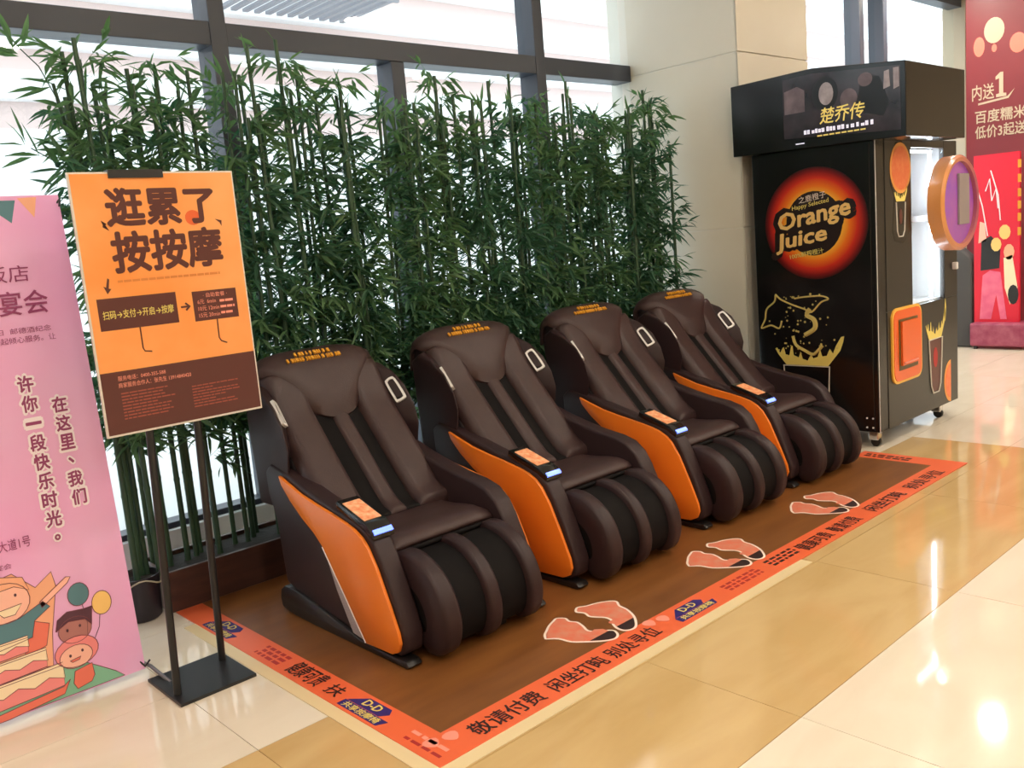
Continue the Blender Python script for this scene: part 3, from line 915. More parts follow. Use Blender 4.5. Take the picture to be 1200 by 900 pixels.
# canes (0.08 m segments with nodes) and foliage variants
def cane_mesh(h, r):
    path, rad = [], []
    z = 0.0
    bend = rng.uniform(-0.02, 0.02)
    while z < h:
        for dz, rr in ((0.0, 1.16), (0.012, 1.0), (0.10, 0.97), (0.188, 1.0)):
            if z+dz >= h: break
            tt = (z+dz)/h
            path.append((bend*tt*tt*h, 0.3*bend*tt*h, z+dz)); rad.append(r*rr*(1-0.28*tt))
        z += 0.2
    path.append((bend*h, 0.3*bend*h, h)); rad.append(r*0.72)
    b = MB().tube(path, rad, 7)
    o = b.build('cane', m_stem, None, smooth=60)
    me = o.data
    bpy.data.objects.remove(o)
    return me, bend
def foliage_mesh(h, n_br, m, z_lo, spread=1.0):
    b = MB()
    for k in range(n_br):
        z = z_lo+(h-0.02-z_lo)*rng.uniform(0, 1)**1.35
        az = rng.uniform(0, 2*PI)
        out = Vector((math.cos(az)*spread, math.sin(az)*0.75, rng.uniform(0.25, 0.9)))
        L = rng.uniform(0.06, 0.20)
        base = Vector((0, 0, z))
        tip = base+out.normalized()*L
        # twig
        s = out.cross(Vector((0, 0, 1))).normalized()*0.0018
        b.bm.faces.new([b.bm.verts.new(q) for q in (base-s, base+s, tip+s*0.5, tip-s*0.5)])
        for q in range(rng.randint(5, 8)):
            f = rng.uniform(0.35, 1.0)
            p = base.lerp(tip, f)
            a2 = az+rng.uniform(-1.3, 1.3)
            d = (math.cos(a2), math.sin(a2)*0.8, rng.uniform(-0.75, 0.65))
            leaf_faces(b, p, d, rng.uniform(0.080, 0.140), rng.uniform(0.016, 0.025), rng.uniform(0.0, 0.45))
    me = bpy.data.meshes.new('foliage')
    b.bm.to_mesh(me); b.bm.free()
    me.materials.append(m)
    return me
CANES = [cane_mesh(h, r) for h, r in ((2.10, 0.013), (2.16, 0.0145), (2.22, 0.012), (2.04, 0.014), (2.28, 0.0135), (2.12, 0.012))]
HS = [2.10, 2.16, 2.22, 2.04, 2.28, 2.12]
FOL = [foliage_mesh(HS[k % 6], 50, (m_leaf, m_leaf2)[k % 2], 0.60) for k in range(10)]
FOL_LOW = [foliage_mesh(1.1, 9, m_leaf, 0.36) for k in range(3)]
LEAVES = [leaf_obj_mesh(l, w, d) for l, w, d in ((0.12, 0.019, 0.1), (0.10, 0.017, 0.3), (0.13, 0.018, 0.0), (0.11, 0.020, 0.2))]

zones = [(1.28, 1.75, 'behind the orange poster board'), (1.75, 2.75, 'above the nearest massage chair'),
         (2.75, 3.65, 'above the second massage chair'), (3.65, 4.50, 'above the third massage chair'), (4.50, 9, 'at the right end by the pillar')]
n_leaf = 0
xs = []
x = 1.36
while x < 5.30:
    xs.append(x); x += rng.uniform(0.034, 0.062)
xs = [1.30]+xs
for k, x in enumerate(xs):
    ci = rng.randrange(6)
    (cm, bend), h = CANES[ci], HS[ci]
    y = 3.96 if k == 0 else rng.uniform(3.94, 4.16)
    zn = [z for z in zones if z[0] <= x < z[1]][0]
    r = thing('bamboo_cane', (x, y, 0.165 if k else 0.175), 'slender leafy green bamboo cane with a cut top, ' + zn[2], 'bamboo', 'bamboo canes ' + zn[2], rz=rng.uniform(-0.25, 0.25))
    c = bpy.data.objects.new('cane', cm); C.objects.link(c); c.parent = r
    sc = rng.uniform(0.95, 1.04)
    if x > 4.9: sc *= 0.97
    if k in (0, 1): sc *= 1.0
    c.scale = (1, 1, sc)
    f = bpy.data.objects.new('foliage', FOL[rng.randrange(10)]); C.objects.link(f); f.parent = r
    f['kind'] = 'stuff'
    f.scale = (1, 1, min(1.0, h*sc/2.28)); f.rotation_euler = (0, 0, rng.choice((0, PI))+rng.uniform(-0.4, 0.4))
    if rng.random() < 0.5:
        f = bpy.data.objects.new('low_foliage', FOL_LOW[rng.randrange(3)]); C.objects.link(f); f.parent = r
        f['kind'] = 'stuff'; f.rotation_euler = (0, 0, rng.uniform(0, 6))
    top = h*sc
    for q in range(4):
        if n_leaf >= 298 or q >= 3: break
        n_leaf += 1
        lo = bpy.data.objects.new('leaf', rng.choice(LEAVES)); C.objects.link(lo); lo.parent = r
        lo.location = (bend*top*0.9, 0.3*bend*top*0.9, top-rng.uniform(0.02, 0.22))
        lo.rotation_euler = (rng.uniform(-0.4, 0.4), -rng.uniform(0.2, 1.3), rng.uniform(0, 2*PI))
# the tall spray reaching up at the far left of the hedge
r = thing('bamboo_cane', (1.335, 4.0, 0.165), 'tallest bamboo spray rising at the left end of the hedge above the pink banner', 'bamboo')
MB().tube([(0, 0, 0), (0.0, 0, 1.0), (-0.02, 0, 1.9), (-0.05, 0.0, 2.12)], [0.011, 0.011, 0.009, 0.007], 7).build('cane', m_stem, r, smooth=60, local=True)
MB().tube([(-0.04, 0, 2.05), (-0.10, -0.02, 2.18), (-0.17, -0.03, 2.25)], 0.0025, 5).build('twig', m_stem, r, local=True)
MB().tube([(0.0, 0, 1.66), (-0.08, -0.02, 1.80), (-0.18, -0.03, 1.86)], 0.0025, 5).build('twig', m_stem, r, local=True)
for (px, pz), n in (((-0.17, 2.25), 9), ((-0.06, 2.14), 9), ((-0.18, 1.86), 11), ((-0.07, 1.78), 6), ((-0.02, 1.9), 5)):
    for q in range(n):
        lo = bpy.data.objects.new('leaf', rng.choice(LEAVES)); C.objects.link(lo); lo.parent = r
        lo.location = (px+rng.uniform(-0.03, 0.03), rng.uniform(-0.05, 0.02), pz+rng.uniform(-0.04, 0.03))
        lo.rotation_euler = (rng.uniform(-0.4, 0.4), rng.uniform(-1.2, 0.8), rng.choice((0, PI))+rng.uniform(-0.7, 0.7))
        lo.scale = (1.15, 1.45, 1.15)

# ================================================================== JUICE MACHINE
jm = thing('juice_machine', (6.07, 2.98, 0), 'tall black fresh orange juice vending machine with a lit glass door on castors', 'vending machine')
BX0, BX1, BY0, BY1, BZ0, BZ1 = 5.45, 6.69, 2.56, 3.40, 0.11, 1.93
# carcass: sides, back, roof, floor and a front frame round the lit window and hatch
body = thing('cabinet', (0, 0, 0)); body.parent = jm
bx('side_panel', m_black, body, BX0, BX0+0.03, BY0+0.03, BY1, BZ0, BZ1, bevel=0.004, label='black side panel printed with a glowing orange disc')
bx('side_panel', m_black, body, BX1-0.03, BX1, BY0+0.03, BY1, BZ0, BZ1, bevel=0.004)
bx('back_panel', m_black, body, BX0+0.03, BX1-0.03, BY1-0.03, BY1, BZ0, BZ1)
bx('roof_panel', m_black, body, BX0+0.03, BX1-0.03, BY0+0.03, BY1-0.03, BZ1-0.03, BZ1)
bx('floor_panel', m_black, body, BX0+0.03, BX1-0.03, BY0+0.03, BY1-0.03, BZ0, BZ0+0.04)
m_door = mat('dark_grey_door', (38, 37, 35), 0.28)
bx('corner_post', m_black, jm, BX0, BX0+0.125, BY0, BY0+0.03, BZ0, BZ1, bevel=0.004)
bx('corner_trim', m_silver, jm, BX0+0.006, BX0+0.010, BY0-0.003, BY0+0.001, BZ0, BZ1)
door = bx('door', m_door, jm, BX0+0.13, BX1, BY0-0.004, BY0+0.028, BZ0, 0.86, bevel=0.003)
bx('door_frame', m_door, jm, BX0+0.13, 5.955, BY0-0.004, BY0+0.028, 0.862, BZ1, bevel=0.003)
bx('door_frame', m_door, jm, 6.47, BX1, BY0-0.004, BY0+0.028, 0.862, BZ1, bevel=0.003)
bx('door_frame', m_door, jm, 5.957, 6.468, BY0-0.004, BY0+0.028, 1.88, BZ1, bevel=0.003)
m_vglass = glass_mat('display_glass', (0.95, 0.97, 0.98), 0.06)
bx('display_glass', m_vglass, jm, 5.957, 6.468, BY0+0.004, BY0+0.010, 0.862, 1.88)
m_inner = mat('white_inner_lining', (228, 230, 230), 0.35)
m_led = mat('white_led_tube', (255, 255, 255), 0.4, emit=(235, 245, 255), estr=22.0)
bx('inner_lining', m_inner, jm, 5.88, 6.56, 3.02, 3.04, 0.85, 1.89)
bx('inner_lining', m_inner, jm, 5.88, 5.90, 2.60, 3.02, 0.85, 1.89)
bx('inner_lining', m_inner, jm, 6.56, 6.58, 2.60, 3.02, 0.85, 1.89)
bx('inner_shelf', m_inner, jm, 5.90, 6.56, 2.60, 3.02, 0.85, 0.865)
bx('inner_shelf', mat('grey_shelf', (150, 150, 150), 0.4), jm, 5.90, 6.56, 2.66, 3.02, 1.40, 1.44)
MB().tube([(6.40, 2.62, 0.88), (6.40, 2.62, 1.87)], 0.012, 8).build('led_tube', m_led, jm, label='bright white light tube')
MB().tube([(6.0, 2.63, 1.865), (6.36, 2.63, 1.865)], 0.010, 8).build('led_tube', m_led, jm)  # top tube added to brighten the cabinet inside
for k in range(4):
    xx = 6.02+k*0.10
    bx('glass_tube', m_silver, jm, xx, xx+0.05, 2.80, 2.85, 1.56, 1.84, bevel=0.01)
bx('orange_bin', mat('orange_bin_plastic', (232, 120, 60), 0.4), jm, 5.98, 6.16, 2.68, 2.85, 1.445, 1.545, bevel=0.01)
MB().lathe([(0.075, 1.02), (0.08, 1.03), (0.08, 1.25), (0.06, 1.28), (0.0, 1.28)], (6.07, 2.75, 0)).build('juice_tank', m_inner, jm, smooth=50)
bx('dispenser', mat('peach_dispenser', (232, 200, 176), 0.4), jm, 5.98, 6.20, 2.68, 2.86, 0.866, 1.02, bevel=0.012)
# stickers on the door
m_slice_r = mat('orange_slice_rind', (236, 160, 80), 0.4)
m_slice = mat('orange_slice_flesh', (234, 110, 62), 0.4, rgb2=(240, 140, 90), nscale=30)
YD = BY0-0.0045
def dp(name, pts, m, lift=0.0, th=0.0012):
    return MB().prism([(a, YD-lift, b) for a, b in pts], (0, -th, 0)).build(name, m, jm)
dp('cup_sticker', [(5.64+0.30*u, z) for u, z in ((0.10, 1.36), (0.20, 1.30), (0.62, 1.28), (0.98, 1.36), (1.0, 1.56), (0.95, 1.75), (0.85, 1.86), (0.6, 1.92), (0.3, 1.91), (0.1, 1.80), (0.03, 1.66), (0.2, 1.58))], m_black, 0.0)
dp('orange_slice', ell(5.795, 1.752, 0.150, 0.158, 32), m_slice_r, 0.0014)
dp('orange_slice', ell(5.795, 1.752, 0.128, 0.136, 32), m_slice, 0.0028)
def crown(cx, z0, w, h, y, m, name='juice_splash'):
    pts = [(-0.42, 0), (-0.58, 0.66), (-0.64, 1.02), (-0.60, 1.08), (-0.54, 0.74), (-0.49, 1.05), (-0.46, 1.12), (-0.43, 0.66), (-0.35, 0.60), (-0.31, 1.18), (-0.28, 1.22), (-0.26, 0.62), (-0.16, 0.48), (-0.12, 0.86), (-0.08, 0.40), (0.02, 0.30), (0.09, 0.74), (0.13, 0.46), (0.22, 0.56), (0.27, 1.05), (0.31, 0.60), (0.40, 0.66), (0.46, 1.10), (0.52, 0.80), (0.58, 1.30), (0.68, 1.85), (0.74, 1.90), (0.72, 1.55), (0.66, 1.0), (0.56, 0.58), (0.42, 0)]
    return [(cx+a*w, z0+b*h) for a, b in pts]
dp('juice_splash', crown(5.79, 1.545, 0.14, 0.055, 0, 0), m_yel, 0.0014)
def outline(pts, r, m, name='cup_outline', parent=None, axis='y', at=None):
    if axis == 'y': P = [(a, at, b) for a, b in pts]
    else: P = [(at, a, b) for a, b in pts]
    MB().tube(P, r, 5).build(name, m, parent or jm)
m_cupline = mat('pale_cup_line', (206, 200, 190), 0.4)
outline([(5.725, 1.54), (5.735, 1.36), (5.755, 1.325), (5.815, 1.325), (5.84, 1.36), (5.855, 1.54)], 0.004, m_cupline, at=YD-0.003)
dp('cup_badge', ell(5.79, 1.45, 0.022, 0.05, 12), m_pbrown, 0.0014)
def rrect(x0, x1, z0, z1, r, n=5):
    out = []
    for cx, cz, a0 in ((x1-r, z1-r, 0), (x0+r, z1-r, PI/2), (x0+r, z0+r, PI), (x1-r, z0+r, 1.5*PI)):
        for k in range(n+1):
            a = a0+PI/2*k/n
            out.append((cx+r*math.cos(a), cz+r*math.sin(a)))
    return out
m_rim_y = mat('amber_rim', (240, 182, 70), 0.3)
m_hatch = mat('orange_hatch', (226, 98, 40), 0.25)
m_slot_d = mat('olive_slot', (96, 78, 34), 0.4)
dp('hatch_rim', rrect(5.62, 6.06, 0.385, 0.875, 0.07), m_rim_y, 0.0, 0.012)
dp('hatch_plate', rrect(5.637, 6.043, 0.402, 0.858, 0.06), m_hatch, 0.012, 0.004)
dp('hatch_recess', [(5.70, 0.47), (5.98, 0.47), (5.98, 0.80), (5.70, 0.80)], m_slot_d, 0.0162, 0.003)
dp('hatch_flap', [(5.72, 0.50), (5.965, 0.50), (5.965, 0.785), (5.72, 0.785)], m_hatch, 0.0194, 0.014)
dp('hatch_lip', [(5.74, 0.512), (5.94, 0.512), (5.94, 0.522), (5.74, 0.522)], m_pinkpr, 0.034, 0.006)
dp('juice_splash', crown(6.30, 0.60, 0.24, 0.10, 0, 0), m_yel, 0.0)
dp('juice_splash', [(6.47, 0.70), (6.49, 0.80), (6.475, 0.86), (6.45, 0.74)], m_yel, 0.0)
dp('cup_print', [(6.20, 0.595), (6.40, 0.595), (6.37, 0.28), (6.34, 0.235), (6.26, 0.235), (6.23, 0.28)], m_pbrown, 0.0)
outline([(6.19, 0.60), (6.41, 0.60), (6.378, 0.28), (6.345, 0.225), (6.255, 0.225), (6.222, 0.28), (6.19, 0.60)], 0.005, m_cupline, at=YD-0.004)
dp('cup_badge', ell(6.30, 0.47, 0.035, 0.07, 14), m_redink, 0.0014)
half = [(6.56+0.115*math.cos(a), 0.265+0.15*math.sin(a)) for a in [PI/2+k*PI/14 for k in range(15)]]
dp('half_slice', half, m_slice_r, 0.0)
dp('half_slice', [(6.558+(a-6.56)*0.82, 0.265+(b-0.265)*0.82) for a, b in half], m_slice, 0.0014)
# print on the side panel
def disc_mat():
    m = bpy.data.materials.new('radial_orange_print')
    m.use_nodes = True
    nt = m.node_tree
    b = nt.nodes['Principled BSDF']
    b.inputs['Roughness'].default_value = 0.25
    tc = nt.nodes.new('ShaderNodeTexCoord')
    ln = nt.nodes.new('ShaderNodeVectorMath'); ln.operation = 'LENGTH'
    nt.links.new(tc.outputs['Object'], ln.inputs[0])
    dv = nt.nodes.new('ShaderNodeMath'); dv.operation = 'DIVIDE'; dv.inputs[1].default_value = 0.36
    nt.links.new(ln.outputs['Value'], dv.inputs[0])
    r = nt.nodes.new('ShaderNodeValToRGB')
    e = r.color_ramp.elements
    e[0].position = 0.0; e[0].color = lin((250, 190, 70))
    e[1].position = 1.0; e[1].color = lin((24, 20, 20))
    for p, c in ((0.55, (246, 176, 60)), (0.66, (238, 120, 36)), (0.80, (206, 50, 36)), (0.92, (120, 26, 28))):
        q = e.new(p); q.color = lin(c)
    nt.links.new(dv.outputs[0], r.inputs[0])
    nt.links.new(r.outputs[0], b.inputs['Base Color'])
    return m
XF = BX0-0.0005
cy_, cz_ = 2.96, 1.451
b = MB().prism([(0, 0.36*math.cos(2*PI*k/48), 0.36*math.sin(2*PI*k/48)) for k in range(48)], (-0.001, 0, 0))
ds = b.build('orange_disc', disc_mat(), jm, local=True, label='glowing red and orange disc print')
ds.location = Vector((XF, cy_, cz_))-Vector(jm.location)
def fp(name, pts, m, lift=0.002, th=0.0008):   # (y, z) on the printed side
    return MB().prism([(XF-lift, a, b) for a, b in pts], (-th, 0, 0)).build(name, m, jm)
def ft(body, yc, zc, w, h, m, tilt=0.0, bold=0.0, shear=0.0, lift=0.004):
    t = math.radians(tilt)
    return text('lettering', body, m, jm, (XF, yc, zc), (0, -math.cos(t), math.sin(t)), (0, math.sin(t), math.cos(t)), w, h, bold=bold, shear=shear, lift=lift)
m_ogold = mat('cream_gold_lettering', (238, 196, 120), 0.4)
m_odark = mat('dark_brown_badge', (34, 18, 16), 0.4)
fp('dark_badge', ell(2.965, 1.452, 0.195, 0.205, 32), m_odark, 0.0016)
ft('Orange', 2.965, 1.492, 0.545, 0.175, m_odark, 9, 0.11, 0.15, 0.0034)
ft('Orange', 2.965, 1.492, 0.50, 0.140, m_ogold, 9, 0.03, 0.15, 0.005)
ft('Juice', 3.060, 1.352, 0.415, 0.160, m_odark, 8, 0.11, 0.15, 0.0034)
ft('Juice', 3.060, 1.352, 0.365, 0.125, m_ogold, 8, 0.03, 0.15, 0.005)
ft('Happy Selected', 2.985, 1.572, 0.26, 0.035, m_yel, 8, 0.015, 0.1, 0.0055)
ft('之鹿橙子', 2.97, 1.618, 0.19, 0.042, m_whitepr, 8, 0.0, 0.0, 0.0055)
ft('100%鲜榨橙汁', 3.02, 1.262, 0.24, 0.034, m_yel, 8, 0.01, 0.0, 0.0055)
# splash over the cup
fp('juice_splash', [(y_, z_) for y_, z_ in crown(3.045, 0.525, -0.36, 0.105, 0, 0)], m_yel)
m_pgold = mat('pale_gold_splash', (206, 186, 110), 0.4)
def fs(pts, r): MB().tube([(XF-0.003, a, b) for a, b in [tuple(p) for p in cr(pts, 4)]], r, 5).build('splash_ribbon', m_pgold, jm)
fs([(3.26, 1.00), (3.22, 0.965), (3.14, 0.93), (3.05, 0.90), (3.00, 0.88), (2.93, 0.945), (2.88, 0.965), (2.93, 0.985), (3.05, 0.98), (3.12, 0.97)], 0.006)
fs([(3.26, 0.995), (3.27, 0.95), (3.33, 0.90), (3.345, 0.83), (3.375, 0.77), (3.30, 0.79), (3.24, 0.77), (3.22, 0.82)], 0.006)
fs([(3.01, 0.90), (3.035, 0.86), (2.985, 0.83), (2.98, 0.775), (3.05, 0.73)], 0.016)
fs([(3.14, 0.72), (3.12, 0.66), (3.06, 0.625), (3.0, 0.60), (2.96, 0.63), (2.93, 0.66)], 0.011)
random.seed(9)
b = MB()
for k in range(70):
    yy, zz = random.gauss(3.06, 0.12), random.uniform(0.60, 1.0)
    if not (2.80 < yy < 3.38): continue
    rr = random.uniform(0.003, 0.009)
    b.prism([(XF-0.002, yy+rr*math.cos(a*PI/3), zz+rr*math.sin(a*PI/3)) for a in range(6)], (-0.001, 0, 0))
b.build('splash_drops', m_pgold, jm, kind='stuff')
MB().tube([(XF-0.003, a, z) for a, z in ((3.20, 0.22), (3.215, 0.52), (2.885, 0.52), (2.90, 0.22))], 0.005, 5).build('cup_outline', m_cupline, jm)
fp('cup_badge', ell(3.05, 0.40, 0.04, 0.035, 14), m_cupline, 0.002)
for yy in (2.60, 2.64):
    for zz in (0.14, 0.20): MB().lathe([(0.006, 0), (0.006, 0.004)], (XF-0.004, yy, zz), 'x', 8).build('rivet', m_silver, jm)
# castors
for xx, yy in ((5.53, 2.63), (6.50, 2.63), (5.53, 3.32), (6.50, 3.32)):
    cst = bx('castor', m_chrome, jm, xx-0.028, xx+0.028, yy-0.035, yy+0.03, 0.045, 0.11, bevel=0.006)
    MB().lathe([(0.03, -0.014), (0.034, -0.008), (0.034, 0.008), (0.03, 0.014)], (xx, yy-0.01, 0.034), 'x', 16).build('wheel', m_runner, cst, smooth=40)
# header light box
HX0, HX1 = 5.41, 6.28
hp_ = [(3.515, 1.935), (3.515, 2.392), (2.93, 2.404), (2.345, 2.340), (2.345, 1.915)]
hd = MB().prism([(HX0, a, b) for a, b in hp_], (HX1-HX0, 0, 0)).build('header_box', m_black, jm, bevel=0.004)
m_screen = mat('dark_picture_screen', (26, 23, 26), 0.15, rgb2=(70, 62, 70), nscale=5, emit=(60, 54, 60), estr=0.1)
XH = HX0-0.001
def hpz(name, pts, m, lift=0.0):
    return MB().prism([(XH-lift, a, b) for a, b in pts], (-0.001, 0, 0)).build(name, m, hd)
hpz('screen', [(3.13, 2.0), (3.13, 2.365), (2.93, 2.372), (2.375, 2.318), (2.375, 1.955)], m_screen)
m_scr_l = mat('pale_picture_patch', (196, 188, 196), 0.3, rgb2=(150, 140, 150), nscale=18)
m_scr_m = mat('mauve_picture_patch', (128, 112, 122), 0.3, rgb2=(92, 80, 88), nscale=14)
m_scr_d = mat('dark_picture_patch', (22, 19, 22), 0.3)
hpz('picture_patch', [(3.12, 2.15), (3.12, 2.29), (3.03, 2.31), (2.98, 2.28), (2.98, 2.15)], m_scr_m, 0.0012)
hpz('picture_patch', ell(2.845, 2.235, 0.085, 0.105), m_scr_d, 0.0012)
hpz('picture_patch', ell(2.835, 2.235, 0.048, 0.068), m_scr_l, 0.0024)
hpz('picture_patch', ell(2.69, 2.18, 0.055, 0.062), m_scr_m, 0.0012)
hpz('picture_patch', [(2.66, 2.10), (2.60, 2.30), (2.50, 2.28), (2.44, 2.12), (2.48, 2.05)], m_scr_d, 0.0012)
hpz('picture_patch', ell(2.585, 2.275, 0.045, 0.04), m_scr_m, 0.0024)
hpz('picture_patch', [(2.475, 2.20), (2.47, 2.30), (2.44, 2.305), (2.435, 2.21)], m_scr_l, 0.0024)
hpz('picture_patch', [(2.415, 2.19), (2.415, 2.31), (2.382, 2.31), (2.382, 2.20)], m_scr_l, 0.0024)
def ht(body, yc, zc, w, h, m, **k):
    return text('lettering', body, m, hd, (XH-0.003, yc, zc), (0, -1, 0), (0, 0, 1), w, h, lift=0.001, **k)
m_tgold = mat('bright_gold_lettering', (238, 214, 120), 0.35, emit=(238, 214, 120), estr=0.25)
m_twhite = mat('lit_white_lettering_and_glint', (240, 236, 250), 0.35, emit=(230, 226, 255), estr=0.5)
ht('楚乔传', 2.735, 2.105, 0.29, 0.095, m_tgold, bold=0.012, shear=0.15)
random.seed(17)
bars = []
yy = 2.99
while yy > 2.54:
    ww = random.uniform(0.014, 0.022)
    hh = random.uniform(0.016, 0.028)
    bars.append([(XH-0.002, yy, 2.010), (XH-0.002, yy-ww, 2.010), (XH-0.002, yy-ww, 2.010+hh), (XH-0.002, yy, 2.010+hh)])
    yy -= ww+random.choice((0.005, 0.005, 0.014))
fine_print(hd, bars, m_twhite, (-1, 0, 0), 0.001)
fine_print(hd, [[(XH-0.002, 2.90-k*0.04, 1.985), (XH-0.002, 2.868-k*0.04, 1.985), (XH-0.002, 2.868-k*0.04, 1.994), (XH-0.002, 2.90-k*0.04, 1.994)] for k in range(8)], m_tgold, (-1, 0, 0), 0.001)
hpz('small_glint', [(3.05, 1.955), (3.05, 1.962), (2.99, 1.962), (2.99, 1.955)], m_twhite, 0.0)  # painted highlight: a glowing white bar on the black header side
# round light sign on the door
rs_c = (6.455, 2.49, 1.505)
m_amber = mat('amber_acrylic', (226, 140, 62), 0.25, rgb2=(214, 110, 60), nscale=3)
m_purple = mat('mauve_acrylic', (168, 92, 138), 0.2, rgb2=(132, 76, 168), nscale=4, emit=(130, 60, 190), estr=0.12)
def ring_mat():
    m = bpy.data.materials.new('amber_to_mauve_acrylic')
    m.use_nodes = True
    nt = m.node_tree
    b_ = nt.nodes['Principled BSDF']
    b_.inputs['Roughness'].default_value = 0.25
    tc = nt.nodes.new('ShaderNodeTexCoord'); sx = nt.nodes.new('ShaderNodeSeparateXYZ')
    nt.links.new(tc.outputs['Object'], sx.inputs[0])
    mr = nt.nodes.new('ShaderNodeMapRange')
    mr.inputs['From Min'].default_value = -0.3; mr.inputs['From Max'].default_value = 0.3
    nt.links.new(sx.outputs['X'], mr.inputs['Value'])
    r_ = nt.nodes.new('ShaderNodeValToRGB')
    r_.color_ramp.elements[0].color = lin((214, 146, 84)); r_.color_ramp.elements[1].color = lin((160, 80, 104))
    nt.links.new(mr.outputs[0], r_.inputs[0]); nt.links.new(r_.outputs[0], b_.inputs['Base Color'])
    return m
rg = MB().lathe([(0.27, 0.05), (0.315, 0.045), (0.318, -0.045), (0.30, -0.06), (0.275, -0.055), (0.275, 0.0)], (0, 0, 0), 'y', 40).build('sign_ring', ring_mat(), jm, smooth=40, local=True, label='round amber and mauve ring on the door')
rg.location = Vector(rs_c)-Vector(jm.location)
MB().lathe([(0.28, 0.02), (0.28, -0.03), (0.12, -0.038), (0.0, -0.038)], rs_c, 'y', 40).build('sign_face', m_purple, jm, smooth=40)
m_scrg = mat('grey_sign_screen', (142, 130, 132), 0.15)
MB().box(6.43, 6.60, 2.436, 2.456, 1.36, 1.70).build('sign_screen', m_scrg, jm, bevel=0.006)
MB().tube([(6.455, 2.53, 1.505), (6.455, 2.56, 1.505)], 0.05, 12).build('sign_bracket', m_black, jm)
bx('door_handle', m_silver, jm, 6.58, 6.61, 2.515, 2.55, 1.05, 1.10, bevel=0.006)

# ================================================================== FAR RIGHT: red displays
m_dred = mat('dark_red_panel', (112, 34, 42), 0.4, rgb2=(124, 42, 48), nscale=1.2)
m_red = mat('bright_red_panel', (218, 28, 56), 0.35)
m_beige_pr = mat('beige_print', (190, 170, 146), 0.5)
m_pinkfig = mat('pink_print', (236, 120, 150), 0.5, rgb2=(222, 92, 130), nscale=10)
rb = thing('red_display_wall', (10.62, 3.3, 0), 'tall dark red promotional panel with balloons at the right edge', 'display panel')
pan = bx('panel', m_dred, rb, 10.60, 10.66, 1.9, 3.945, 0.0, 3.75)
XP = 10.598
def rp(name, pts, m, lift=0.0):
    return MB().prism([(XP-lift, a, b) for a, b in pts], (-0.002, 0, 0)).build(name, m, pan)
rp('printed_balloon', ell(3.66, 3.26, 0.10, 0.13), m_beige_pr)
rp('printed_balloon', ell(3.81, 3.12, 0.055, 0.10), m_coral)
rp('printed_balloon', ell(3.43, 3.09, 0.08, 0.10), m_coral)
rp('printed_balloon', ell(3.66, 3.08, 0.025, 0.04), m_coral)
def rt(body, yc, zc, w, h, m, **k): return text('lettering', body, m, pan, (XP, yc, zc), (0, -1, 0), (0, 0, 1), w, h, lift=0.004, **k)
rt('内送', 3.77, 2.65, 0.22, 0.16, m_beige_pr, bold=0.01)
rp('lettering', [(3.64, 2.575), (3.64, 2.605), (3.61, 2.61), (3.61, 2.765), (3.645, 2.755), (3.645, 2.785), (3.60, 2.825), (3.57, 2.825), (3.57, 2.61), (3.54, 2.605), (3.54, 2.575)], m_beige_pr, 0.004)
rt('百度糯米', 3.60, 2.395, 0.50, 0.13, m_beige_pr, bold=0.015)
rt('低价3起送', 3.60, 2.235, 0.50, 0.13, m_beige_pr, bold=0.015)
rp('print_bar', [(3.82, 2.54), (3.82, 2.52), (3.52, 2.55), (3.46, 2.64), (3.53, 2.57)], m_beige_pr)

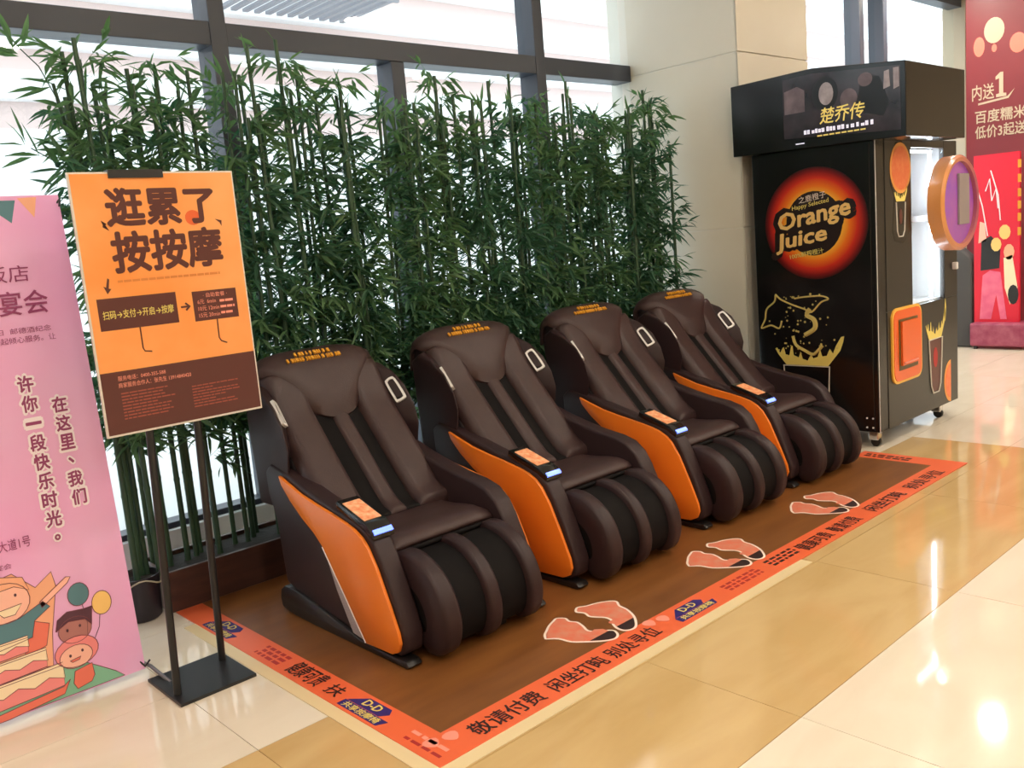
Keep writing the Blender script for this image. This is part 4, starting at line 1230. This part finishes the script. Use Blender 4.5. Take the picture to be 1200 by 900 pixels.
sb = thing('red_poster_stand', (9.93, 3.35, 0), 'bright red advertising board with pink and yellow figures beside the juice machine', 'advertising board')
rbd = bx('board', m_red, sb, 9.90, 9.94, 3.185, 3.614, 0.20, 1.96)
bx('base', mat('maroon_base', (140, 46, 80), 0.4, rgb2=(170, 90, 110), nscale=12), sb, 9.78, 10.06, 2.95, 3.62, 0.03, 0.27, bevel=0.02)
for yy in (3.0, 3.57): bx('foot', m_black_m, sb, 9.80, 9.84, yy-0.015, yy+0.015, 0.0, 0.03)
XQ = 9.898
def qp(name, pts, m, lift=0.0): return MB().prism([(XQ-lift, a, b) for a, b in pts], (-0.002, 0, 0)).build(name, m, rbd)
qp('pink_figure', [(3.56, 0.30), (3.53, 0.75), (3.46, 0.80), (3.36, 0.78), (3.30, 0.30), (3.36, 0.30), (3.40, 0.55), (3.45, 0.30)], m_pinkfig)
qp('dark_figure', [(3.55, 0.80), (3.54, 1.10), (3.45, 1.15), (3.36, 1.05), (3.37, 0.82)], m_black_m)
qp('pale_figure', [(3.57, 1.08), (3.555, 1.30), (3.51, 1.28), (3.49, 1.10)], m_face)
qp('yellow_flower', ell(3.32, 1.18, 0.055, 0.075, 10), m_yelb)
qp('yellow_flower', ell(3.40, 1.06, 0.05, 0.07, 10), m_yelb, 0.002)
qp('yellow_flower', ell(3.28, 0.98, 0.05, 0.08, 10), m_apric)
qp('yellow_flower', [(3.33, 0.92), (3.25, 0.95), (3.20, 0.62), (3.27, 0.45), (3.32, 0.62)], m_icing)
qp('dark_figure', ell(3.24, 0.55, 0.05, 0.10, 12), m_black_m, 0.002)
for P in ([(3.575, 1.62), (3.53, 1.45), (3.48, 1.15)], [(3.45, 1.80), (3.38, 1.55), (3.36, 1.30)], [(3.50, 1.60), (3.46, 1.72), (3.44, 1.50), (3.40, 1.62), (3.38, 1.42)]):
    MB().tube([(XQ-0.004, a, b) for a, b in P], 0.006, 5).build('white_stroke', m_pwhite, rbd)
for k, zz in enumerate((1.80, 1.66, 1.52, 1.40, 1.28, 1.14)):
    MB().prism([(XQ, 3.20, zz), (XQ, 3.17, zz), (XQ, 3.17, zz+0.08), (XQ, 3.20, zz+0.08)], (-0.003, 0, 0)).build('gold_mark', m_gold, rbd)

m_cloth = mat('dark_grey_cover', (74, 74, 76), 0.7)
kc = [(0.0, 0.0), (0.0, 0.90), (0.02, 0.95), (0.19, 1.11), (0.34, 1.11), (0.37, 1.06), (0.37, 0.0)]
MB().prism([(9.90, 3.635+a, b) for a, b in kc], (0.16, 0, 0)).build('covered_kiosk', m_cloth, None, bevel=0.03, bseg=3, smooth=40,
    label='dark grey covered kiosk behind the juice machine beside the red board', cat='kiosk')
